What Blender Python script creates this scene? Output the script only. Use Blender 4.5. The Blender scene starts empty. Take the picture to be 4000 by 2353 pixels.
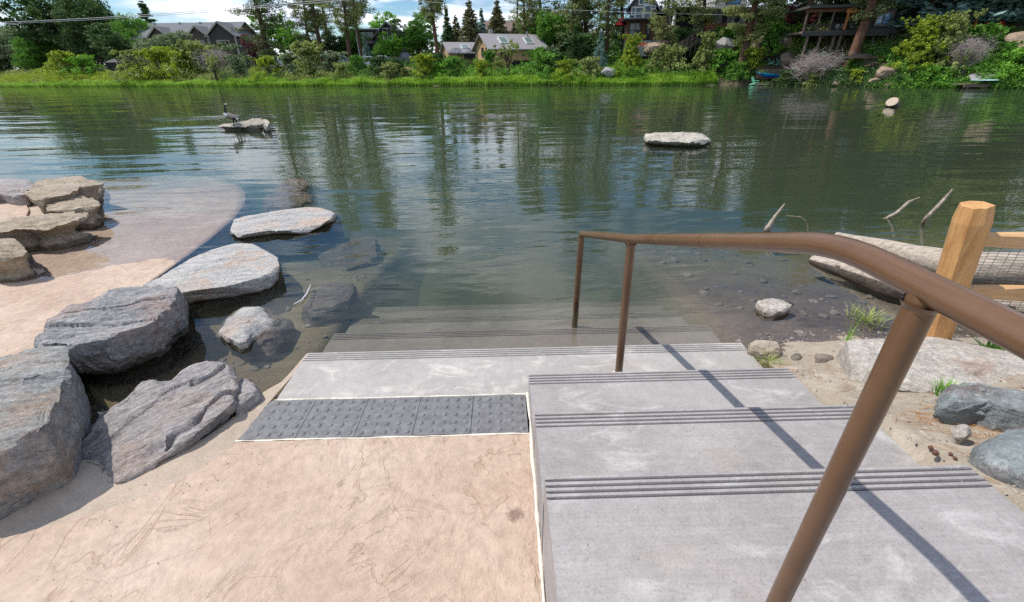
import bpy, math, random
import numpy as np
from mathutils import Vector, Matrix
random.seed(7); RNG = np.random.default_rng(7)
sc = bpy.context.scene
# ------------------------------------------------------------------ camera
F_PX, PIT, YAW, ROLL, CH = 1704.47, 0.48646, -0.01605, -0.01487, 1.68436
_c, _s = math.cos(YAW), math.sin(YAW)
_fw = np.array([-_s, _c, 0]); _rt = np.array([_c, _s, 0]); _up = np.array([0, 0, 1.])
FWD = _fw*math.cos(PIT) - _up*math.sin(PIT); _U = _up*math.cos(PIT) + _fw*math.sin(PIT)
RGT = _rt*math.cos(ROLL) + _U*math.sin(ROLL); UPV = -_rt*math.sin(ROLL) + _U*math.cos(ROLL)
cd = bpy.data.cameras.new('camera'); cam = bpy.data.objects.new('camera', cd); sc.collection.objects.link(cam)
cd.sensor_width = 36; cd.lens = F_PX/4000*36; cd.clip_start = 0.05; cd.clip_end = 3000
M = Matrix.Identity(4)
for i in range(3):
    M[i][0] = RGT[i]; M[i][1] = UPV[i]; M[i][2] = -FWD[i]
M[2][3] = CH
cam.matrix_world = M; sc.camera = cam

def at(u, v, **k):
    """world point seen at photo pixel (u,v) on the plane x=, y= or z="""
    d = FWD + RGT*(u-2000)/F_PX - UPV*(v-1176.5)/F_PX
    (a, val), = k.items(); i = 'xyz'.index(a); o = np.array([0, 0, CH])
    return o + d*(val-o[i])/d[i]

# ------------------------------------------------------------------ sky and sun
SUN = Vector((0.60, -0.13, -1.0)).normalized()         # direction the light travels
el = math.asin(-SUN.z); az = math.atan2(-SUN.x, -SUN.y)
w = bpy.data.worlds.new('World'); sc.world = w; w.use_nodes = True
N = w.node_tree.nodes; L = w.node_tree.links; N.clear()
def nn(N, t, **k):
    n = N.new(t)
    for a, b in k.items():
        if a.startswith('i_'):
            n.inputs[a[2:].replace('_', ' ')].default_value = b
        else: setattr(n, a, b)
    return n
out = nn(N, 'ShaderNodeOutputWorld'); bg = nn(N, 'ShaderNodeBackground', i_Strength=0.12)
sky = nn(N, 'ShaderNodeTexSky', sky_type='NISHITA', sun_disc=False, sun_elevation=el, sun_rotation=az, air_density=1.0, dust_density=0.1, ozone_density=3.0)
tc = nn(N, 'ShaderNodeTexCoord'); sep = nn(N, 'ShaderNodeSeparateXYZ'); L.new(tc.outputs['Generated'], sep.inputs[0])
zc = nn(N, 'ShaderNodeMath', operation='MAXIMUM'); zc.inputs[1].default_value = 0.0; L.new(sep.outputs[2], zc.inputs[0])
za = nn(N, 'ShaderNodeMath', operation='ADD'); za.inputs[1].default_value = 0.13; L.new(zc.outputs[0], za.inputs[0])
dx = nn(N, 'ShaderNodeMath', operation='DIVIDE'); dy = nn(N, 'ShaderNodeMath', operation='DIVIDE')
L.new(sep.outputs[0], dx.inputs[0]); L.new(za.outputs[0], dx.inputs[1]); L.new(sep.outputs[1], dy.inputs[0]); L.new(za.outputs[0], dy.inputs[1])
cmb = nn(N, 'ShaderNodeCombineXYZ'); L.new(dx.outputs[0], cmb.inputs[0]); L.new(dy.outputs[0], cmb.inputs[1])
n1 = nn(N, 'ShaderNodeTexNoise', i_Scale=0.85, i_Detail=9.0, i_Roughness=0.58, i_Distortion=0.35); L.new(cmb.outputs[0], n1.inputs['Vector'])
r1 = nn(N, 'ShaderNodeValToRGB'); r1.color_ramp.elements[0].position = 0.45; r1.color_ramp.elements[1].position = 0.575
L.new(n1.outputs['Fac'], r1.inputs[0])
n2 = nn(N, 'ShaderNodeTexNoise', i_Scale=2.1, i_Detail=6.0, i_Roughness=0.6); L.new(cmb.outputs[0], n2.inputs['Vector'])
r2 = nn(N, 'ShaderNodeValToRGB'); r2.color_ramp.elements[0].position = 0.35; r2.color_ramp.elements[1].position = 0.65
r2.color_ramp.elements[0].color = (6.0, 6.8, 8.4, 1); r2.color_ramp.elements[1].color = (11.6, 11.9, 12.4, 1)
L.new(n2.outputs['Fac'], r2.inputs[0])
hsv = nn(N, 'ShaderNodeHueSaturation', i_Saturation=1.3, i_Value=0.92); L.new(sky.outputs[0], hsv.inputs['Color'])
mx = nn(N, 'ShaderNodeMixRGB'); L.new(r1.outputs[0], mx.inputs[0]); L.new(hsv.outputs[0], mx.inputs[1]); L.new(r2.outputs[0], mx.inputs[2])
L.new(mx.outputs[0], bg.inputs[0]); L.new(bg.outputs[0], out.inputs[0])
sl = bpy.data.lights.new('sun', 'SUN'); so = bpy.data.objects.new('sun', sl); sc.collection.objects.link(so)
sl.energy = 4.1; sl.angle = math.radians(0.55); sl.color = (1.0, 0.955, 0.88)
so.rotation_euler = SUN.to_track_quat('-Z', 'Y').to_euler(); so.location = (0, 0, 30)
vs = sc.view_settings; vs.view_transform = 'Standard'; vs.look = 'None'; vs.exposure = 0.12; vs.gamma = 1.0; vs.use_curve_mapping = False
sc.cycles.max_bounces = 8; sc.cycles.transparent_max_bounces = 24; sc.cycles.caustics_reflective = False; sc.cycles.caustics_refractive = False; sc.cycles.use_denoising = False

# ------------------------------------------------------------------ numpy noise
def _hash(ix, iy, iz, s):
    h = (ix*374761393 + iy*668265263 + iz*2147483647 + s*1274126177) & 0xffffffff
    h = ((h ^ (h >> 13))*1274126177) & 0xffffffff
    h = (h ^ (h >> 16))
    return (h & 0xffff)/65535.0
def vnoise(P, s=0):
    P = np.asarray(P, float); I = np.floor(P).astype(np.int64); f = P-I; f = f*f*(3-2*f); r = 0
    for a in (0, 1):
        for b in (0, 1):
            for c in (0, 1):
                wgt = (f[..., 0] if a else 1-f[..., 0])*(f[..., 1] if b else 1-f[..., 1])*(f[..., 2] if c else 1-f[..., 2])
                r = r + wgt*_hash(I[..., 0]+a, I[..., 1]+b, I[..., 2]+c, s)
    return r*2-1
def fbm(P, o=4, s=0, g=0.5):
    r = 0; a = 1; P = np.asarray(P, float)
    for k in range(o): r = r + a*vnoise(P*2**k + 17.3*k, s+k); a *= g
    return r

# ------------------------------------------------------------------ materials
def newmat(name):
    m = bpy.data.materials.new(name); m.use_nodes = True
    N = m.node_tree.nodes; L = m.node_tree.links; N.clear()
    o = nn(N, 'ShaderNodeOutputMaterial'); b = nn(N, 'ShaderNodeBsdfPrincipled'); L.new(b.outputs[0], o.inputs[0])
    return m, N, L, b, o
def rgb(c): return (c[0], c[1], c[2], 1)
def ramp(N, L, src, stops):
    r = nn(N, 'ShaderNodeValToRGB'); e = r.color_ramp.elements
    while len(e) < len(stops): e.new(0.5)
    for k, (p, c) in enumerate(stops):
        e[k].position = p; e[k].color = rgb(c) if not isinstance(c, (int, float)) else (c, c, c, 1)
    L.new(src, r.inputs[0]); return r.outputs[0]
def coords(N, L, stretch=(1, 1, 1), rot=(0, 0, 0)):
    t = nn(N, 'ShaderNodeTexCoord'); m = nn(N, 'ShaderNodeMapping'); m.inputs['Rotation'].default_value = rot
    m.vector_type = 'TEXTURE'; m.inputs['Scale'].default_value = tuple(1/q for q in stretch)      # turn first, then stretch along the turned axes
    L.new(t.outputs['Object'], m.inputs[0]); return m.outputs[0]
def noise(N, L, co, scale, detail=5, rough=0.55, dist=0.0):
    n = nn(N, 'ShaderNodeTexNoise', i_Scale=scale, i_Detail=float(detail), i_Roughness=rough, i_Distortion=dist); L.new(co, n.inputs['Vector']); return n.outputs['Fac']
def mixc(N, L, f, a, b, mode='MIX'):
    m = nn(N, 'ShaderNodeMixRGB', blend_type=mode)
    for s, i in ((f, 0), (a, 1), (b, 2)):
        if isinstance(s, (int, float)): m.inputs[i].default_value = s if i == 0 else (s, s, s, 1)
        elif isinstance(s, tuple): m.inputs[i].default_value = rgb(s)
        else: L.new(s, m.inputs[i])
    return m.outputs[0]
def math_(N, L, op, a, b=0.0):
    m = nn(N, 'ShaderNodeMath', operation=op)
    for s, i in ((a, 0), (b, 1)):
        if isinstance(s, (int, float)): m.inputs[i].default_value = s
        else: L.new(s, m.inputs[i])
    return m.outputs[0]
def bump(N, L, h, strength, dist, prev=None):
    b = nn(N, 'ShaderNodeBump', i_Strength=strength, i_Distance=dist); L.new(h, b.inputs['Height'])
    if prev is not None: L.new(prev, b.inputs['Normal'])
    return b.outputs[0]
def simple(name, col, rough=0.6, metal=0.0, var=0.12, scale=8.0, bmp=0.0, bs=30.0, stretch=(1, 1, 1), spec=0.4, bd=0.01):
    m, N, L, b, o = newmat(name); co = coords(N, L, stretch)
    n = noise(N, L, co, scale, 5, 0.6)
    c = ramp(N, L, n, [(0.3, tuple(x*(1-var) for x in col)), (0.7, tuple(min(1, x*(1+var)) for x in col))])
    L.new(c, b.inputs['Base Color']); b.inputs['Roughness'].default_value = rough; b.inputs['Metallic'].default_value = metal
    b.inputs['Specular IOR Level'].default_value = spec
    if bmp: L.new(bump(N, L, noise(N, L, co, bs, 6, 0.6), bmp, bd), b.inputs['Normal'])
    return m

def mat_concrete(name, base, stain, stain_lo, streak=True, warm=(0.42, 0.36, 0.30)):
    m, N, L, b, o = newmat(name); co = coords(N, L)
    c = ramp(N, L, noise(N, L, co, 1.7, 7, 0.62, 0.4), [(0.3, tuple(x*0.84 for x in base)), (0.7, tuple(x*1.1 for x in base))])
    f = ramp(N, L, noise(N, L, coords(N, L, (1, 1.9, 1)), 3.1, 9, 0.68, 0.9), [(stain_lo, 0.0), (stain_lo+0.14, 0.85)])
    c = mixc(N, L, f, c, stain)
    f2 = ramp(N, L, noise(N, L, coords(N, L, (1, 1, 1), (0, 0, .7)), 2.3, 8, 0.7, 0.5), [(0.56, 0.0), (0.74, 0.5)])
    c = mixc(N, L, f2, c, warm)
    sp = ramp(N, L, noise(N, L, co, 120, 3, 0.7), [(0.30, 0.80), (0.5, 1.0), (0.72, 1.06)])
    c = mixc(N, L, 1.0, c, ramp(N, L, noise(N, L, co, 14, 6, 0.75), [(0.32, 0.88), (0.6, 1.05)]), 'MULTIPLY')
    sc_ = ramp(N, L, noise(N, L, coords(N, L, (2.2, 9, 1), (0, 0, .6)), 2.0, 6, 0.7, .3), [(0.60, 0.0), (0.70, 0.45)]); c = mixc(N, L, sc_, c, stain)
    c = mixc(N, L, 1.0, c, sp, 'MULTIPLY')
    if streak:
        st = ramp(N, L, noise(N, L, coords(N, L, (3, 110, 1)), 1.0, 4, 0.6), [(0.3, 0.9), (0.7, 1.06)]); c = mixc(N, L, 0.8, c, st, 'MULTIPLY')
    L.new(c, b.inputs['Base Color']); b.inputs['Roughness'].default_value = 0.78; b.inputs['Specular IOR Level'].default_value = 0.3
    n = bump(N, L, noise(N, L, co, 90, 6, 0.65), 0.35, 0.004)
    if streak: n = bump(N, L, noise(N, L, coords(N, L, (4, 160, 1)), 1.0, 3, 0.6), 0.3, 0.003, n)
    L.new(n, b.inputs['Normal']); return m

def mat_stamped(name='stamped_concrete'):
    m, N, L, b, o = newmat(name); co = coords(N, L)
    c = ramp(N, L, noise(N, L, co, 1.6, 9, 0.68, 0.1), [(0.25, (0.41, 0.285, 0.215)), (0.5, (0.495, 0.37, 0.285)), (0.75, (0.585, 0.468, 0.375))])
    c2 = ramp(N, L, noise(N, L, co, 17, 8, 0.75, 0.1), [(0.34, 0.76), (0.6, 1.07)]); c = mixc(N, L, 0.8, c, c2, 'MULTIPLY')
    # long cleft lines pressed into the surface: zero crossings of distorted noise
    hs = None
    for sc_, w_, st, rt in ((1.5, 0.010, (1.9, .7, 1), .35), (2.6, 0.009, (1.6, .8, 1), -.3), (3.3, 0.008, (.8, 1.5, 1), .2)):
        a = noise(N, L, coords(N, L, st, (0, 0, rt)), sc_, 6, 0.52, 1.1)
        a = math_(N, L, 'ABSOLUTE', math_(N, L, 'SUBTRACT', a, 0.5)); a = math_(N, L, 'DIVIDE', a, w_); a = math_(N, L, 'MINIMUM', a, 1.0)
        gate = ramp(N, L, noise(N, L, co, sc_*.9, 2, 0.5), [(0.485, 1.0), (0.60, 0.0)])
        a = math_(N, L, 'MAXIMUM', a, gate)
        hs = a if hs is None else math_(N, L, 'MINIMUM', hs, a)
    c = mixc(N, L, 1.0, c, ramp(N, L, hs, [(0.0, (0.88, 0.82, 0.76)), (1.0, (1, 1, 1))]), 'MULTIPLY')
    # the one dark spill beside the steps
    t = nn(N, 'ShaderNodeTexCoord'); v = nn(N, 'ShaderNodeVectorMath', operation='DISTANCE'); v.inputs[1].default_value = (0.02, 1.225, 0.0)
    L.new(t.outputs['Object'], v.inputs[0])
    d = math_(N, L, 'ADD', v.outputs['Value'], math_(N, L, 'MULTIPLY', math_(N, L, 'SUBTRACT', noise(N, L, co, 42, 6, 0.7), 0.5), 0.075))
    c = mixc(N, L, ramp(N, L, d, [(0.018, 0.75), (0.045, 0.0)]), c, (0.16, 0.10, 0.075))
    L.new(c, b.inputs['Base Color']); b.inputs['Roughness'].default_value = 0.7; b.inputs['Specular IOR Level'].default_value = 0.3
    n = bump(N, L, noise(N, L, coords(N, L, (1, 1, 1), (0, 0, .6)), 2.6, 8, 0.62, 0.5), 0.9, 0.045)
    n = bump(N, L, hs, 0.5, 0.008, n); n = bump(N, L, noise(N, L, co, 12, 8, 0.7), 0.5, 0.012, n); n = bump(N, L, noise(N, L, co, 80, 6, 0.7), 0.4, 0.004, n)
    L.new(n, b.inputs['Normal']); return m

def mat_rock(name, a, b_, c_, vein=(0.5, 0.48, 0.45), warm=None, rot=(0, 0, 0.5), st=(1, 5, 5), dark=0.55, bstr=0.8, wet=None):
    m, N, L, b, o = newmat(name); co = coords(N, L); cs = coords(N, L, st, rot)
    c = ramp(N, L, noise(N, L, cs, 2.2, 9, 0.65, 0.8), [(0.25, a), (0.5, b_), (0.72, c_)])
    if warm: c = mixc(N, L, ramp(N, L, noise(N, L, co, 2.4, 7, 0.65, 0.6), [(0.52, 0.0), (0.66, 0.7)]), c, warm)
    vn = noise(N, L, coords(N, L, st, (rot[0], rot[1]+.2, rot[2]+.25)), 3.5, 6, 0.55, 1.6)
    vf = ramp(N, L, math_(N, L, 'ABSOLUTE', math_(N, L, 'SUBTRACT', vn, 0.52)), [(0.0, 0.65), (0.014, 0.0)])
    c = mixc(N, L, vf, c, vein)
    c = mixc(N, L, 0.9, c, ramp(N, L, noise(N, L, co, 38, 8, 0.75), [(0.33, dark), (0.62, 1.15)]), 'MULTIPLY')
    if wet is not None:                                    # damp, darker algae band that the river keeps wet
        g = nn(N, 'ShaderNodeNewGeometry'); sp = nn(N, 'ShaderNodeSeparateXYZ'); L.new(g.outputs['Position'], sp.inputs[0])
        z = math_(N, L, 'ADD', sp.outputs[2], math_(N, L, 'MULTIPLY', math_(N, L, 'SUBTRACT', noise(N, L, co, 9, 4, 0.6), 0.5), 0.05))
        wf = ramp(N, L, math_(N, L, 'ADD', z, 0.5), [(0.475+wet, 1.0), (0.495+wet, 0.0)])
        c = mixc(N, L, wf, c, mixc(N, L, 1.0, c, (0.34, 0.31, 0.27), 'MULTIPLY'))
        L.new(ramp(N, L, wf, [(0.0, 0.82), (1.0, 0.55)]), b.inputs['Roughness'])
    else: b.inputs['Roughness'].default_value = 0.82
    L.new(c, b.inputs['Base Color']); b.inputs['Specular IOR Level'].default_value = 0.35
    n = bump(N, L, noise(N, L, cs, 5, 9, 0.68, 0.6), bstr, 0.05); n = bump(N, L, noise(N, L, co, 45, 8, 0.7), 0.6, 0.008, n)
    L.new(n, b.inputs['Normal']); return m

def mat_leaf(name, lo, hi, trans=0.3, rough=0.6, third=None):
    m, N, L, b, o = newmat(name)
    k_ = 2.35; lo = tuple(v*k_ for v in lo); hi = tuple(v*k_ for v in hi); third = tuple(v*k_ for v in third) if third else None
    a = nn(N, 'ShaderNodeAttribute', attribute_name='tint')
    c = ramp(N, L, a.outputs['Fac'], [(0.0, lo), (1.0, hi)] if third is None else [(0.0, lo), (0.8, hi), (0.97, third)])
    L.new(c, b.inputs['Base Color']); b.inputs['Roughness'].default_value = rough; b.inputs['Specular IOR Level'].default_value = 0.25
    t = nn(N, 'ShaderNodeBsdfTranslucent'); L.new(mixc(N, L, 1.0, c, (1.2, 1.25, 0.7), 'MULTIPLY'), t.inputs[0])
    s = nn(N, 'ShaderNodeMixShader'); s.inputs[0].default_value = trans
    L.new(b.outputs[0], s.inputs[1]); L.new(t.outputs[0], s.inputs[2]); L.new(s.outputs[0], o.inputs[0]); return m

def mat_wood(name, lo, hi, axis_stretch=(1, 1, 14), scale=3.0, bmp=0.5, rough=0.7, rot=(0, 0, 0)):
    m, N, L, b, o = newmat(name); cs = coords(N, L, axis_stretch, rot)
    c = ramp(N, L, noise(N, L, cs, scale, 7, 0.6, 0.5), [(0.3, lo), (0.7, hi)])
    c = mixc(N, L, 0.6, c, ramp(N, L, noise(N, L, cs, scale*6, 4, 0.7), [(0.3, 0.75), (0.65, 1.08)]), 'MULTIPLY')
    L.new(c, b.inputs['Base Color']); b.inputs['Roughness'].default_value = rough; b.inputs['Specular IOR Level'].default_value = 0.3
    L.new(bump(N, L, noise(N, L, cs, scale*3, 7, 0.65), bmp, 0.01), b.inputs['Normal']); return m

MT = dict(
    step=mat_concrete('grey_concrete', (0.345, 0.318, 0.308), (0.48, 0.455, 0.44), 0.54),
    step_low=mat_concrete('stained_concrete', (0.39, 0.365, 0.345), (0.58, 0.55, 0.50), 0.53, False),
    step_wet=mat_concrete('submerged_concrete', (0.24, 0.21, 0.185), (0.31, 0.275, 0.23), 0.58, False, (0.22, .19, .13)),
    step_silt=mat_concrete('silted_concrete', (0.33, 0.315, 0.235), (0.38, 0.36, 0.27), 0.55, False, (0.26, .24, .16)),
    stamped=mat_stamped(),
    berm=mat_concrete('trowelled_concrete', (0.46, 0.37, 0.29), (0.53, 0.44, 0.36), 0.58, False, (0.40, 0.30, 0.22)),
    sealant=simple('joint_sealant', (0.74, 0.67, 0.56), 0.7, var=0.2, scale=25, bmp=0.6, bs=60),
    tile=simple('charcoal_tile', (0.165, 0.163, 0.168), 0.62, var=0.28, scale=26, bmp=0.3, bs=90),
    groove=simple('groove_floor', (0.075, 0.068, 0.075), 0.9),  # groove floors get a darker tone than the tread
    rock_goose=mat_rock('dark_river_rock', (0.20, 0.18, 0.15), (0.36, 0.325, 0.275), (0.52, 0.48, 0.41), (0.3, 0.26, 0.2), None, st=(1, 2, 2), wet=.10),
    rock_cobble=mat_rock('cobble_stone', (0.10, 0.08, 0.065), (0.20, 0.165, 0.14), (0.34, 0.29, 0.25), (0.3, 0.26, 0.2), None, st=(1, 1, 1)),
    rock_blue=mat_rock('blue_grey_slate', (0.16, 0.165, 0.17), (0.32, 0.32, 0.31), (0.50, 0.485, 0.47), (0.60, 0.60, 0.60), (0.42, 0.29, 0.20), (0, 0, .35), wet=.015),
    rock_dark=mat_rock('dark_slate', (0.15, 0.155, 0.16), (0.32, 0.315, 0.32), (0.50, 0.47, 0.46), (0.60, 0.58, 0.56), (0.40, 0.28, 0.24), (0, 0, .25), wet=.03),
    rock_purple=mat_rock('purple_slate', (0.22, 0.195, 0.20), (0.37, 0.34, 0.335), (0.52, 0.48, 0.45), (0.62, 0.56, 0.50), (0.45, 0.33, 0.26), (0, 0, .72), st=(1, 7, 7)),
    rock_slab=mat_rock('pale_slab', (0.30, 0.30, 0.31), (0.46, 0.45, 0.435), (0.60, 0.56, 0.52), (0.66, 0.62, 0.56), (0.56, 0.37, 0.26), (0, 0, .25), st=(1, 4, 4), wet=.0),
    rock_tan=mat_rock('tan_sandstone', (0.22, 0.175, 0.12), (0.38, 0.31, 0.225), (0.52, 0.44, 0.335), (0.36, 0.27, 0.2), (0.50, 0.41, 0.36), (0, 0, .1), st=(1, 2.2, 2), wet=.03),
    rock_pale=mat_rock('pale_boulder', (0.40, 0.345, 0.295), (0.50, 0.45, 0.395), (0.60, 0.56, 0.50), (0.70, 0.67, 0.62), (0.40, 0.27, 0.21), (0, 0, -.2), st=(1, 2.5, 2), wet=.0),
    rock_river=mat_rock('river_boulder', (0.33, 0.30, 0.25), (0.50, 0.46, 0.39), (0.62, 0.57, 0.48), (0.3, 0.26, 0.2), None, st=(1, 2, 2), wet=.035),
    rock_teal=mat_rock('blue_green_rock', (0.13, 0.155, 0.165), (0.25, 0.28, 0.285), (0.40, 0.43, 0.42), (0.48, 0.5, 0.48), (0.17, 0.10, 0.085), (0, 0, -.5), st=(1, 2.5, 2)),
    cliff=mat_rock('hill_rock', (0.20, 0.14, 0.10), (0.34, 0.25, 0.18), (0.48, 0.37, 0.27), (0.2, 0.16, 0.12), None, st=(1, 1.4, 2), bstr=1.0),
    soil=None, bed=None, earth=None,
    rail=None,
    cedar=mat_wood('new_cedar', (0.44, 0.21, 0.075), (0.66, 0.38, 0.16), (9, 9, 0.8), 3.0, 0.25, 0.55),
    cedar_rail=mat_wood('cedar_rail_wood', (0.50, 0.29, 0.13), (0.70, 0.45, 0.24), (.8, 9, 14), 3.0, 0.35, 0.6),
    log=mat_wood('weathered_log', (0.25, 0.20, 0.16), (0.58, 0.50, 0.42), (1.0, 12, 12), 2.5, 1.0, 0.8, (0, 0, -.45)),
    sawn=mat_wood('sawn_end', (0.30, 0.23, 0.16), (0.60, 0.50, 0.38), (6, 6, 6), 3, .4), log_wet_shade=mat_wood('wet_shade_log', (0.045, 0.035, 0.03), (0.13, 0.10, 0.075), (1, 9, 9), 2.5, 0.7, 0.4),
    stick=mat_wood('driftwood', (0.16, 0.12, 0.09), (0.50, 0.43, 0.35), (4, 4, 4), 5.0, 0.4, 0.7),
    bark=mat_wood('pine_bark', (0.055, 0.034, 0.024), (0.16, 0.10, 0.07), (3, 3, .7), 2.0, 1.0, 0.9),
    bark_red=mat_wood('red_pine_bark', (0.075, 0.035, 0.022), (0.20, 0.105, 0.065), (3, 3, .7), 2.0, 1.0, 0.9),
    twig=simple('dead_twigs', (0.36, 0.31, 0.29), 0.8, var=0.2),
    stem=simple('shrub_stems', (0.16, 0.125, 0.095), 0.8, var=0.3),
    wire=simple('wire_mesh', (0.22, 0.27, 0.24), 0.5, 0.6), cable=simple('cable', (0.62, 0.62, 0.62), 0.5),
    steel=simple('pole_steel', (0.35, 0.35, 0.36), 0.5, 0.4), pole=simple('pole_wood', (0.12, 0.085, 0.065), 0.85),
    tan_siding=mat_wood('tan_siding', (0.50, 0.325, 0.16), (0.60, 0.41, 0.22), (1, 1, 12), 1.2, 0.5, 0.7),
    grey_roof=mat_wood('grey_shingles', (0.115, 0.11, 0.125), (0.215, 0.205, 0.225), (2, 2, 14), 1.5, 0.4, 0.8),
    slate_roof=simple('slate_roof', (0.135, 0.145, 0.16), 0.85, var=0.2, scale=3),
    brown_roof=simple('brown_roof', (0.16, 0.12, 0.10), 0.85), metal_roof=mat_wood('ribbed_grey_roof', (0.25, 0.235, 0.245), (0.37, 0.35, 0.36), (1, 1, 9), 2, 0.5, 0.6),
    brown_wall=simple('brown_siding', (0.10, 0.082, 0.066), 0.85), dark_wall=simple('dark_siding', (0.065, 0.062, 0.058), 0.85),
    grey_wall=simple('grey_stucco', (0.30, 0.30, 0.30), 0.85), light_wall=simple('pale_stucco', (0.46, 0.46, 0.46), 0.85),
    shingle_wall=simple('grey_shingle_wall', (0.15, 0.145, 0.15), 0.9, scale=20), black=simple('black_paint', (0.02, 0.02, 0.022), 0.5),
    red_wood=mat_wood('cedar_cladding', (0.13, 0.055, 0.028), (0.24, 0.105, 0.055), (1, 1, 12), 1.5, 0.3, 0.6),
    orange_wood=mat_wood('orange_timber', (0.42, 0.14, 0.035), (0.60, 0.23, 0.07), (1, 1, 6), 1.5, 0.3, 0.6),
    deck_wood=mat_wood('grey_deck_timber', (0.12, 0.09, 0.07), (0.22, 0.17, 0.135), (1, 8, 8), 1.5, 0.3, 0.8),
    white=simple('white_paint', (0.78, 0.78, 0.76), 0.5, var=0.03), cream=simple('cream_trim', (0.42, 0.38, 0.31), 0.7, var=0.05),
    glass=simple('window_glass', (0.03, 0.045, 0.055), 0.04, var=0.1, spec=1.0), skylight=simple('skylight_glass', (0.16, 0.22, 0.22), 0.05, spec=1.0),
    mint=simple('mint_plastic', (0.22, 0.60, 0.42), 0.45, var=0.03), orange=simple('orange_plastic', (0.72, 0.13, 0.04), 0.5), red=simple('red_fabric', (0.62, 0.04, 0.035), 0.6),
    teal=simple('teal_plastic', (0.0, 0.36, 0.50), 0.35, var=0.05), kblue=simple('blue_plastic', (0.01, 0.08, 0.42), 0.35, var=0.05), board=simple('board_white', (0.55, 0.78, 0.85), 0.35, var=.04),
    tyre=simple('tyre_rubber', (0.02, 0.02, 0.02), 0.8), chrome=simple('rim_metal', (0.45, 0.45, 0.46), 0.3, 0.8),
    car_white=simple('white_car_paint', (0.80, 0.80, 0.80), 0.25, var=0.01, spec=.6), car_black=simple('black_car_paint', (0.02, 0.021, 0.024), 0.2, var=0.01, spec=.7),
    car_blue=simple('dark_blue_car_paint', (0.035, 0.06, 0.11), 0.2, var=0.01, spec=.7), car_silver=simple('silver_car_paint', (0.45, 0.46, 0.48), 0.3, 0.4, var=0.01),
    asphalt=simple('asphalt', (0.05, 0.05, 0.052), 0.9, var=.2, bmp=.3), drygrass=simple('dry_grass', (0.30, 0.24, 0.10), 0.95, var=.25, scale=2),
    path_=simple('bank_path', (0.30, 0.27, 0.23), 0.9, var=.1),
    pebble=simple('pebbles', (0.34, 0.29, 0.24), 0.8, var=.45, scale=14), needle=simple('dry_needles', (0.46, 0.22, 0.08), 0.7, var=.4, scale=20), cone=simple('pine_cone', (0.13, 0.055, 0.04), 0.8, var=.3, scale=40),
    goose_body=simple('goose_brown_plumage', (0.33, 0.28, 0.235), 0.8, var=.2, scale=22), goose_black=simple('goose_black_plumage', (0.012, 0.012, 0.014), 0.6), goose_white=simple('goose_white_plumage', (0.75, 0.73, 0.70), 0.8, var=.03),
    fabric=simple('dark_canopy', (0.015, 0.016, 0.02), 0.7), blueglass=simple('sky_painted_glass', (0.10, 0.22, 0.40), 0.05, spec=1.0), sheet=simple('white_cushion', (0.62, 0.62, 0.66), 0.8),  # blueglass carries the reflected sky in its base colour
    lf_grass=mat_leaf('reed_grass', (0.035, 0.080, 0.009), (0.15, 0.24, 0.035), 0.35, third=(0.21, .24, .07)),
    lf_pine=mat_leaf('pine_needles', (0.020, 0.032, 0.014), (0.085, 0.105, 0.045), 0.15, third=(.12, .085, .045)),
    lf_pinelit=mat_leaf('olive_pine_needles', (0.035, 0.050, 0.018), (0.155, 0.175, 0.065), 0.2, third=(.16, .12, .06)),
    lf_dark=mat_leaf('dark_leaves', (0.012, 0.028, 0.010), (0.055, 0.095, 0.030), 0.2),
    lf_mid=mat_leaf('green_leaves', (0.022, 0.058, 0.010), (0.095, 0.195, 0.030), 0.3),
    lf_bright=mat_leaf('bright_leaves', (0.035, 0.085, 0.012), (0.13, 0.25, 0.035), 0.35),
    lf_yellow=mat_leaf('yellow_green_leaves', (0.055, 0.080, 0.009), (0.20, 0.245, 0.030), 0.35),
    lf_olive=mat_leaf('olive_leaves', (0.050, 0.068, 0.022), (0.175, 0.20, 0.070), 0.25, third=(.25, .22, .12)),
    lf_grey=mat_leaf('grey_green_leaves', (0.038, 0.058, 0.036), (0.14, 0.175, 0.095), 0.2),
    lf_blue=mat_leaf('blue_spruce_needles', (0.035, 0.065, 0.060), (0.13, 0.20, 0.19), 0.15),
    lf_juniper=mat_leaf('juniper_needles', (0.035, 0.040, 0.020), (0.115, 0.115, 0.055), 0.15, third=(.15, .09, .05)),
    lf_purple=mat_leaf('purple_leaves', (0.035, 0.010, 0.014), (0.13, 0.035, 0.045), 0.25),
)
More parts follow.
